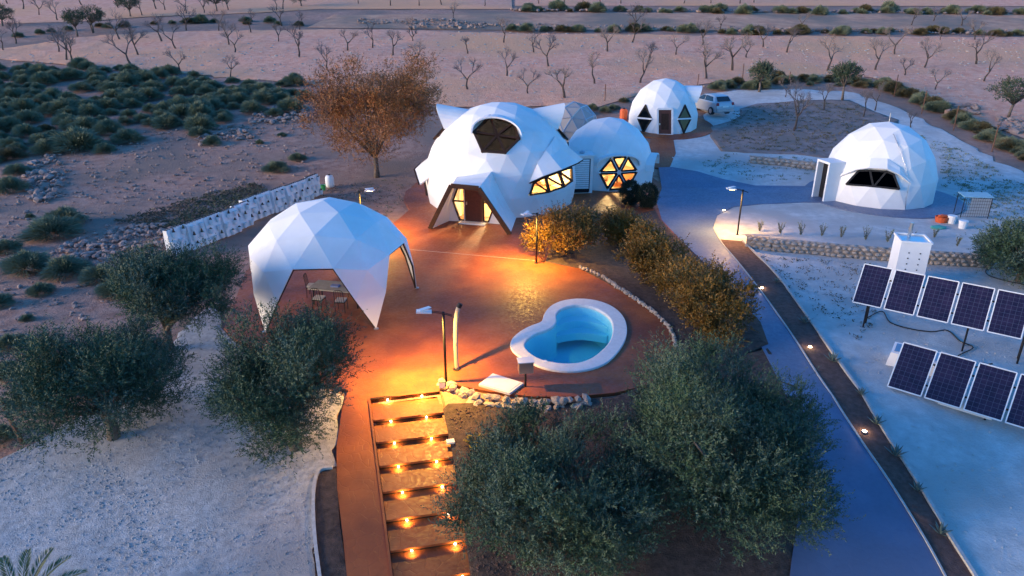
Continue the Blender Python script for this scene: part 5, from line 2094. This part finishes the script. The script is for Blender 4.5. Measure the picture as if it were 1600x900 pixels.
big = {(467, 89), (1293, 111), (1144, 110), (857, 104), (882, 153), (112, 100), (205, 101), (614, 87), (1525, 101)}
for i, (x, y) in enumerate(alm_px):
    k = rnd.uniform(0.85, 1.15) * (1.22 if (x, y) in big else 1.0)
    if (x, y) in ((360, 120), (435, 65), (1469, 63), (1461, 141), (709, 30)):
        k *= 0.72
    bare_tree('almond_tree', G(x, y), k, rnd.randrange(14), rnd.uniform(0, 6.28), ('large' if k > 1.12 else 'small' if k < 0.92 else 'mid-sized') + ' bare almond tree ' + ('on the ploughed field ' if y > 56 else 'on the upper terraces ') + near(G(x, y)), 'bare almond trees on the fields')
for i, (x, y, k, lab) in enumerate(((1240, 205, 0.95, 'bare spreading young tree in the dry garden bed'), (1227, 152, .55, None), (1288, 172, .6, None), (1349, 183, .62, None), (1367, 173, .7, None), (1422, 205, .6, None))):
    bare_tree('sapling', G(x, y), k, (i * 2 + 1) % 9, i * 1.1, lab or 'thin bare sapling planted around the dry garden bed', 'saplings by the dry garden bed', 1.25)
for i, (x, y, rx, zc, h_, lab) in enumerate(((1316, 157, 1.05, 2.6, .55, 'leaning green-topped tree at the edge of the gravel track'), (1186, 144, .95, 1.9, .75, 'small round green tree behind the parked car'),
                                             (1575, 184, 1.6, 2.3, .9, 'wide green tree on the field beyond the right-hand scrub'), (146, 50, 1.7, 2.3, 1.0, 'round dark green tree among the bare almonds'),
                                             (204, 26, 1.5, 2.0, .9, 'smaller green tree at the back among bare almonds'), (339, 18, 2.2, 2.4, 1.4, 'big dark green tree at the far field edge'),
                                             (471, 10, 1.5, 1.8, 1.2, 'dark green tree beyond the stony track'), (121, 56, 1.2, 2.3, .8, 'thin grey green tree by the field bank'),
                                             (4, 40, 1.4, 1.6, 1.1, 'dark bushy tree at the field bank'))):
    leafy('green_tree', G(x, y), lab, 'tree', (rx, rx, h_), zc, 60 + i, 40, 18, (0.16, 0.06), ['scrub_leaf', 'olive_leaf'], trunk_r=0.11, fork=zc * 0.5, crown_r=0.42, spray=(.25, .5), per=7)


# ---- tussocks and scrub
def tussock(seed, dry=False):
    """mound of fine arching blades"""
    rng = np.random.default_rng(seed)
    n = 3600
    th = rng.uniform(0, 2 * PI, n)
    el = rng.uniform(0.05, 1.0, n) ** 0.8 * PI / 2
    D = np.stack([np.cos(th) * np.cos(el), np.sin(th) * np.cos(el), np.sin(el)], 1)
    lump = 0.88 + 0.16 * np.sin(th * 3 + seed) * np.cos(el * 4 + seed * 2) + rng.normal(size=n) * 0.05
    tip = D * lump[:, None]
    b = D * rng.uniform(0.25, 0.75, (n, 1)) * lump[:, None]
    tip = tip + rng.normal(size=(n, 3)) * 0.05
    tip[:, 2] = np.maximum(0.02, tip[:, 2] - 0.05)
    s_ = nrmz(np.cross(D, rng.normal(size=(n, 3)))) * 0.014
    mid = (b + tip) / 2 + np.array([0, 0, 0.05])
    return np.stack([b - s_ * .5, mid - s_, tip, mid + s_], 1)


TUS = []
for i in range(5):
    o = quads_obj('blades', tussock(i), 'tussock')
    TUS.append(o.data)
    bpy.data.objects.remove(o)
o = quads_obj('blades', tussock(9), 'tussock_dry')
TUSD = o.data
bpy.data.objects.remove(o)


def tuft(p, r, hgt, rnd, label, group, dry=False, name='grass_tussock'):
    o = bpy.data.objects.new(name, TUSD if dry else TUS[rnd.randrange(5)])
    COL.objects.link(o)
    o.location = p
    o.scale = (r, r * rnd.uniform(.85, 1.1), hgt)
    o.rotation_euler = (0, 0, rnd.uniform(0, 6.28))
    return tag(o, label, 'tussock', group)


def inside(poly, x, y):
    c = False
    n = len(poly)
    for i in range(n):
        (ax, ay), (bx_, by) = poly[i], poly[i - 1]
        if (ay > y) != (by > y) and x < (bx_ - ax) * (y - ay) / (by - ay) + ax:
            c = not c
    return c


rnd = random.Random(5)
scrub_poly = [(-80, 100), (250, 108), (330, 122), (470, 132), (482, 165), (440, 182), (400, 172), (345, 205), (215, 196), (150, 232), (60, 235), (-80, 275)]
n = 0
placed = []
while n < 200:
    x, y = rnd.uniform(-60, 485), rnd.uniform(98, 270)
    if not inside(scrub_poly, x, y):
        continue
    p = G(x, y)
    if any((p.x - q.x) ** 2 + (p.y - q.y) ** 2 < 1.5 for q in placed):
        n += 0.1
        continue
    placed.append(p)
    r = rnd.uniform(0.8, 1.75)
    tuft(p + Vector((0, 0, -.05)), r, r * rnd.uniform(.6, .85), rnd, ('broad' if r > 1.4 else 'small' if r < 1.05 else 'mid-sized') + ' tussock in dense scrub ' + near(p), 'tussocks of the dense scrub', rnd.random() < 0.05)
    n += 1
for x, y, wpx in ((195, 222, 60), (115, 235, 95), (70, 240, 60), (280, 175, 60), (95, 352, 80), (75, 372, 105), (35, 425, 95), (95, 432, 90), (150, 440, 80), (5, 395, 60), (175, 462, 70), (12, 300, 60), (22, 272, 50),
                  (430, 268, 50), (463, 250, 36), (405, 224, 18), (440, 212, 18), (330, 226, 36), (308, 212, 40), (255, 200, 50), (45, 340, 20), (40, 500, 26), (10, 545, 60), (-10, 480, 60), (60, 460, 50), (160, 238, 42), (8, 590, 60), (22, 640, 50), (-6, 690, 60), (48, 610, 36)):
    p = G(x, y)
    Z = (p - cam.location).dot(Vector((0, math.cos(PITCH), -math.sin(PITCH))))
    r = wpx * Z / FPX / 2
    placed.append(p)
    tuft(p + Vector((0, r * .3, -.05)), r, r * rnd.uniform(.62, .85), rnd, ('broad' if r > 1.2 else 'small') + ' tussock on open stony ground ' + near(p), 'tussocks on the open stony ground')
rnd = random.Random(6)


def scrub_line(pts, every, r0, r1, label, group, spread, dryp=0.25, name='scrub_bush'):
    P = spline(px(*pts), 6)
    acc = 0
    for a, b in zip(P, P[1:]):
        acc += (b - a).length
        while acc > every:
            acc -= every
            q = a.lerp(b, rnd.random()) + Vector((rnd.uniform(-.5, .5), rnd.uniform(-1, 1) * spread, 0))
            q.z = hz(q.y) - 0.06
            r = rnd.uniform(r0, r1)
            dry_ = rnd.random() < dryp
            tag(tuft(q, r, r * rnd.uniform(.6, .95), rnd, ('dry ' if dry_ else 'green ') + label + ' ' + near(q), group, dry_, name), None, 'scrub')


scrub_line(((1098, 136), (1150, 136), (1200, 131), (1260, 127), (1330, 130), (1380, 136), (1420, 152), (1460, 170), (1490, 187), (1530, 207), (1570, 230), (1640, 262)), 0.6, 0.55, 1.35,
           'scrub bush in the boundary hedge', 'scrub of the boundary hedge', 1.7)
scrub_line(((860, 172), (905, 180), (950, 168), (985, 158)), 1.0, 0.5, 0.9, 'low scrub bush on the bank', 'scrub behind the greenhouse', 0.8, 0.5)
scrub_line(((800, 47), (950, 48), (1100, 50), (1250, 52), (1400, 51), (1600, 55)), 1.4, 0.7, 1.6, 'scrub bush on the lower field bank', 'scrub on the lower field bank', 1.2, 0.4)
scrub_line(((800, 16), (950, 17), (1100, 18), (1250, 20), (1400, 20), (1600, 22)), 1.8, 0.9, 2.0, 'scrub bush on the upper field bank', 'scrub on the upper field bank', 2.2, 0.35)
scrub_line(((0, 62), (60, 52), (120, 44), (200, 40), (300, 36), (400, 36), (480, 40)), 2.6, 0.7, 1.6, 'scrub bush on the stony field bank', 'scrub on the left field bank', 1.6, 0.35)

# ---- palm, agaves, young plants
pp = G(46, 985)
pt_ = thing('palm', pp, 'young palm with arching fronds on the pale gravel', 'palm')
MB().lathe([(0.2, -0.1), (0.24, 0.3), (0.16, 0.7)], (0, 0, 0), 10).build('trunk', 'bark', pt_, local=True)
rng = np.random.default_rng(3)
for i in range(13):
    a = i * 2.4 + 0.5
    el = R(38 + 42 * ((i * 7) % 5) / 4)
    d = Vector((math.cos(a), math.sin(a), 0))
    ln = 1.75
    pts = [Vector((0, 0, .65)) + d * (ln * t * math.cos(el) * 1.0) + Vector((0, 0, ln * (t * math.sin(el) - 0.35 * t * t))) for t in np.linspace(0, 1, 9)]
    fr = MB().tube(pts, [0.022 * (1 - .8 * t) for t in np.linspace(0, 1, 9)], 4).build('frond', 'palm_leaf', pt_, local=True)
    O, Dv = [], []
    for k in range(60):
        t = 0.12 + 0.88 * k / 60
        j = min(7, int(t * 8))
        p = pts[j].lerp(pts[j + 1], t * 8 - j)
        tg = (pts[j + 1] - pts[j]).normalized()
        sd_ = tg.cross(Vector((0, 0, 1))).normalized()
        for s in (-1, 1):
            O.append(p)
            Dv.append((tg * 0.9 + sd_ * s * 0.7 + Vector((0, 0, 0.35))).normalized())
    O, Dv = np.array([tuple(v) for v in O]), np.array([tuple(v) for v in Dv])
    lw2 = np.full(len(O), 0.016)
    quads_obj('leaflets', leaves(O, Dv, np.full(len(O), 0.30) * np.tile(np.repeat(np.sin(np.linspace(.5, 2.9, 60)), 2), 1), lw2, rng), 'palm_leaf', fr)


def rosette(p, r, n, label, group, m='agave', name='agave'):
    t = thing(name, p, label, 'plant', group)
    for i in range(n):
        a = i * 2.4
        el = R(25 + 50 * i / n)
        d = Vector((math.cos(a) * math.cos(el), math.sin(a) * math.cos(el), math.sin(el)))
        s = Vector((-math.sin(a), math.cos(a), 0)) * r * 0.09
        up = d.cross(s).normalized() * r * 0.03
        MB().add([Vector(), d * r * .5 - s + up, d * r, d * r * .5 + s + up, d * r * .5 - up * 1.5], [(0, 1, 4), (1, 2, 4), (2, 3, 4), (3, 0, 4), (0, 3, 2, 1)]).build('leaf', m, t, local=True)


for i, (x, y) in enumerate(((1213, 444), (1256, 507), (1300, 568), (1345, 620), (1368, 666), (1398, 716), (1432, 770), (1468, 838))):
    rosette(G(x, y, .07), 0.30 + .06 * (i % 3), 13, 'grey green agave growing in the verge beside the driveway', 'agaves along the driveway verge')
for i, (x, y) in enumerate(((1187, 362), (1219, 366), (1251, 368), (1284, 370), (1314, 372), (1352, 376), (1386, 379), (1422, 379), (1459, 372), (1495, 386), (1535, 383))):
    rng = np.random.default_rng(200 + i)
    p = G(x, y, 0.03)
    t = thing('young_plant', p, 'upright young plant in the row behind the long stone wall', 'plant', 'young plants in a row')
    n = 9
    O = np.zeros((n, 3))
    th = rng.uniform(0, 6.28, n)
    D = nrmz(np.stack([np.cos(th) * .3, np.sin(th) * .3, np.ones(n)], 1))
    mb = MB()
    hgt = 0.5 + 0.22 * rng.random()
    for q in D:
        mb.tube([(0, 0, 0), tuple(q * hgt * .9)], 0.008, 4)
    mb.build('stems', 'bark', t, local=True)
    quads_obj('foliage', sprays(O, D, rng.uniform(.8, 1.1, n) * hgt, 14, 0.10, 0.035, rng, .7), 'tussock', t)
rng = np.random.default_rng(77)
p = G(742, 700, 0.05)
t = thing('flowering_plant', p, 'small yellow flowering plant on dark soil beside the stairs', 'plant')
th = rng.uniform(0, 6.28, 40)
D = nrmz(np.stack([np.cos(th) * .7, np.sin(th) * .7, rng.uniform(.3, 1, 40)], 1))
quads_obj('foliage', sprays(np.zeros((40, 3)), D, rng.uniform(.25, .4, 40), 10, 0.09, 0.03, rng), 'olive_leaf', t)
mat('yellow_petal', (0.55, 0.36, 0.03), None, rough=.6)
quads_obj('flowers', sprays(D * .3, D, rng.uniform(.06, .12, 40), 6, 0.05, 0.03, rng), 'yellow_petal', t)

# ---- fence posts
for i, (x, y, hpx) in enumerate(((35, 690, 75), (945, 158, 24), (1089, 140, 22), (1160, 124, 22), (1397, 150, 30), (1440, 177, 36), (1490, 203, 36), (1550, 236, 40), (1232, 130, 16))):
    p = G(x, y)
    Z = (p - cam.location).dot(Vector((0, math.cos(PITCH), -math.sin(PITCH))))
    h_ = min(2.0, hpx * Z / FPX / 0.95)
    t = thing('fence_post', p, 'leaning dark fence post at the scrub edge beside the olive tree' if i == 0 else 'thin rusty fence post in the boundary scrub', 'post', 'fence posts' if i else None)
    MB().tube([(0, 0, -.1), (0.04 * (i % 3 - 1) - (.22 if i == 0 else 0), 0, h_)], 0.07 if i == 0 else 0.045, 6).build('shaft', 'rust', t, local=True)
    MB().lathe([(0.075 if i == 0 else 0.05, 0), (0.03, 0.04)], (0.04 * (i % 3 - 1) - (.22 if i == 0 else 0), 0, h_), 6).build('cap', 'rust', t, local=True)


# ------------------------------------------------------------------ loose stone: what nobody could count
def stones_stuff(name, pos, smin, smax, seed, material='rubble', label=None):
    rng = np.random.default_rng(seed)
    VS = [np.array([tuple(v) for v in r[0]]) for r in ROCKS]
    FS = np.array([f for f in ROCKS[0][1]])
    n = len(pos)
    allv = np.zeros((n, 12 if len(VS[0]) == 12 else len(VS[0]), 3))
    for i, p in enumerate(pos):
        s = smin + (smax - smin) * rng.random() ** 2.5
        a = rng.uniform(0, 6.28)
        c, q = math.cos(a), math.sin(a)
        v = VS[rng.integers(12)] * s * np.array([rng.uniform(.8, 1.5), rng.uniform(.7, 1.1), rng.uniform(.45, .8)])
        v = np.stack([v[:, 0] * c - v[:, 1] * q, v[:, 0] * q + v[:, 1] * c, v[:, 2]], 1)
        allv[i] = v + np.array(p)
    m = allv.shape[1]
    F = (FS[None] + (np.arange(n) * m)[:, None, None]).reshape(-1, 3)
    me = bpy.data.meshes.new(name)
    me.from_pydata(allv.reshape(-1, 3).tolist(), [], F.tolist())
    me.materials.append(MATS[material])
    o = bpy.data.objects.new(name, me)
    COL.objects.link(o)
    o['kind'] = 'stuff'
    if label:
        o['label'] = label
        o['category'] = 'stones'
    return o


def scatter(poly, n, seed, dz=0.0):
    r = random.Random(seed)
    W = [G(x, y) for x, y in poly]
    P2 = [(p.x, p.y) for p in W]
    x0, x1 = min(p[0] for p in P2), max(p[0] for p in P2)
    y0, y1 = min(p[1] for p in P2), max(p[1] for p in P2)
    out = []
    k = 0
    while len(out) < n and k < n * 40:
        k += 1
        x, y = r.uniform(x0, x1), r.uniform(y0, y1)
        if inside(P2, x, y):
            out.append((x, y, hz(y) + dz))
    return out


stones_stuff('loose_stones', scatter([(-60, 280), (60, 245), (200, 200), (345, 205), (480, 175), (500, 260), (380, 330), (270, 390), (180, 470), (60, 560), (-60, 620)], 2600, 1, -0.02), 0.05, 0.32, 1, 'rubble', 'loose pale stones strewn over the open ground')
stones_stuff('rubble', scatter([(40, 255), (85, 240), (105, 265), (95, 300), (60, 320), (35, 300)], 200, 2, 0.06), 0.15, 0.75, 2, 'rubble', 'heap of broken stones below the scrub')
stones_stuff('rubble', scatter([(90, 385), (160, 360), (260, 345), (285, 375), (240, 400), (150, 415), (100, 410)], 420, 3, 0.04), 0.10, 0.55, 3, 'rubble', 'spread of rubble in front of the planter wall')
stones_stuff('rubble', scatter([(395, 172), (480, 168), (482, 190), (390, 195)], 170, 4, 0.1), 0.15, 0.6, 4, 'rubble', 'stone heap beside the orange tree')
stones_stuff('rubble', scatter([(300, 205), (380, 195), (395, 215), (310, 228)], 150, 5, 0.05), 0.15, 0.6, 5, 'rubble', 'scattered heap of stones among the tussocks')
stones_stuff('rubble', scatter([(1475, 165), (1525, 165), (1530, 180), (1480, 180)], 110, 6, 0.15), 0.2, 0.9, 6, 'rubble', 'orange boulders heaped beside the boundary scrub')
stones_stuff('rubble', scatter([(1560, 185), (1640, 195), (1640, 215), (1560, 205)], 110, 7, 0.1), 0.2, 0.9, 7, 'rubble', 'pale boulders under the wide green tree')
stones_stuff('field_stones', scatter([(-100, 100), (470, 130), (700, 165), (985, 150), (1340, 117), (1500, 177), (1800, 250), (1800, 62), (1200, 57), (600, 48), (-100, 95)], 5200, 8, 0.02), 0.08, 0.42, 8, 'stone', 'small stones turned up all over the ploughed field')
stones_stuff('bank_stones', scatter([(560, 38), (800, 44), (1200, 50), (1700, 57), (1700, 50), (1200, 44), (800, 38), (560, 30)], 1100, 9, 0.15), 0.15, 0.65, 9, 'rubble', 'stones of the lower bank between the fields')
stones_stuff('bank_stones', scatter([(800, 14), (1700, 20), (1700, 24), (800, 18)], 500, 10, 0.2), 0.3, 1.0, 10, 'rubble', 'stones of the upper bank between the far fields')
stones_stuff('rubble', scatter([(640, 30), (720, 32), (760, 46), (640, 46)], 160, 11, 0.2), 0.2, 0.9, 11, 'rubble', 'rubble mounds on the far field bank')
stones_stuff('gravel_stones', scatter([(0, 720), (130, 655), (300, 510), (350, 530), (520, 640), (490, 900), (-100, 900)], 9000, 12, 0.022), 0.02, 0.065, 12, 'gravel', 'coarse pale gravel of the yard')
stones_stuff('gravel_stones', scatter([(1170, 390), (1540, 420), (1800, 430), (1900, 900), (1530, 900)], 2500, 13, 0.03), 0.03, 0.09, 13, 'gravel_fine', 'pale gravel under the solar panels')
stones_stuff('bed_chips', scatter([(700, 640), (830, 632), (800, 900), (735, 900), (722, 800)], 900, 14, 0.06), 0.03, 0.10, 14, 'verge_soil', 'bark chips on the slope below the terrace')


def weeds(name, poly, n, seed, hgt, label, material='scrub_leaf'):
    rng = np.random.default_rng(seed)
    P = np.array(scatter(poly, n, seed, 0.02))
    m = len(P)
    k = 7
    th = rng.uniform(0, 6.28, (m, k))
    D = nrmz(np.stack([np.cos(th) * 1.1, np.sin(th) * 1.1, np.full((m, k), .7)], -1)).reshape(-1, 3)
    O = np.repeat(P, k, 0) + rng.normal(size=(m * k, 3)) * np.array([.10, .10, 0])
    o = quads_obj(name, leaves(O, D, rng.uniform(.5, 1.3, m * k) * hgt, rng.uniform(.5, 1.2, m * k) * hgt * .35, rng), material)
    tag(o, label, 'weeds', kind='stuff')


weeds('weeds', [(1080, 262), (1130, 240), (1290, 250), (1270, 285), (1180, 285)], 130, 1, .16, 'low weeds on the gravel before the dry bed', 'tussock')
weeds('weeds', [(1400, 200), (1480, 225), (1600, 290), (1700, 360), (1560, 350), (1470, 290), (1470, 240)], 520, 2, .17, 'low weeds on the gravel beyond the right-hand dome', 'tussock')
weeds('weeds', [(1120, 232), (1150, 170), (1250, 158), (1340, 163), (1405, 214), (1290, 243)], 700, 3, .2, 'dry weeds covering the garden bed', 'tussock_dry')
weeds('weeds', [(180, 345), (320, 305), (400, 285), (420, 300), (330, 340), (250, 360)], 700, 4, .2, 'low green weeds behind the planter wall')
weeds('weeds', [(1180, 400), (1400, 415), (1350, 540), (1260, 480)], 160, 5, .12, 'sparse weeds on the gravel before the solar panels')
weeds('weeds', [(520, 290), (630, 280), (625, 320), (600, 345), (420, 380)], 260, 6, .14, 'sparse weeds on bare soil behind the pavilion')


# ------------------------------------------------------------------ furniture in the lit rooms, added to make the window light uneven
def sofa(p, rz, label, m):
    t = thing('sofa', p, label, 'sofa', None, rz)
    MB().box((0, 0, .22), (1.7, .8, .32)).build('seat', m, t, local=True)
    MB().box((0, .36, .55), (1.7, .2, .55)).build('backrest', m, t, local=True)
    for s_ in (-.82, .82):
        MB().box((s_, 0, .38), (.16, .82, .5)).build('armrest', m, t, local=True)
    for s_ in (-.4, .4):
        MB().box((s_, .18, .55), (.42, .16, .36), mtx=Matrix.Rotation(R(-20), 3, 'X')).build('cushion', 'cushion', t, local=True)


def side_table(p, label, hh, r):
    t = thing('table', p, label, 'table')
    MB().lathe([(r, hh - .04), (r, hh)], (0, 0, 0), 16).build('tabletop', 'wood_warm', t, local=True)
    MB().lathe([(.22, 0), (.05, .05), (.05, hh - .04)], (0, 0, 0), 10).build('pedestal', 'dark_metal', t, local=True)


sofa((D2.c.x - 0.9, D2.c.y - 0.9, .085), R(40), 'pale sofa behind the lit hexagonal window', 'cushion')
side_table((D2.c.x + 0.6, D2.c.y - 1.2, .085), 'small round table behind the lit hexagonal window', .6, .4)
sofa((D1.c.x + 1.4, D1.c.y - 1.6, .085), R(200), 'brown sofa added behind the long lit strip window', 'wood_warm')
side_table((D1.c.x + 3.0, D1.c.y - 1.6, .085), 'round table behind the long lit strip window', 1.35, .45)
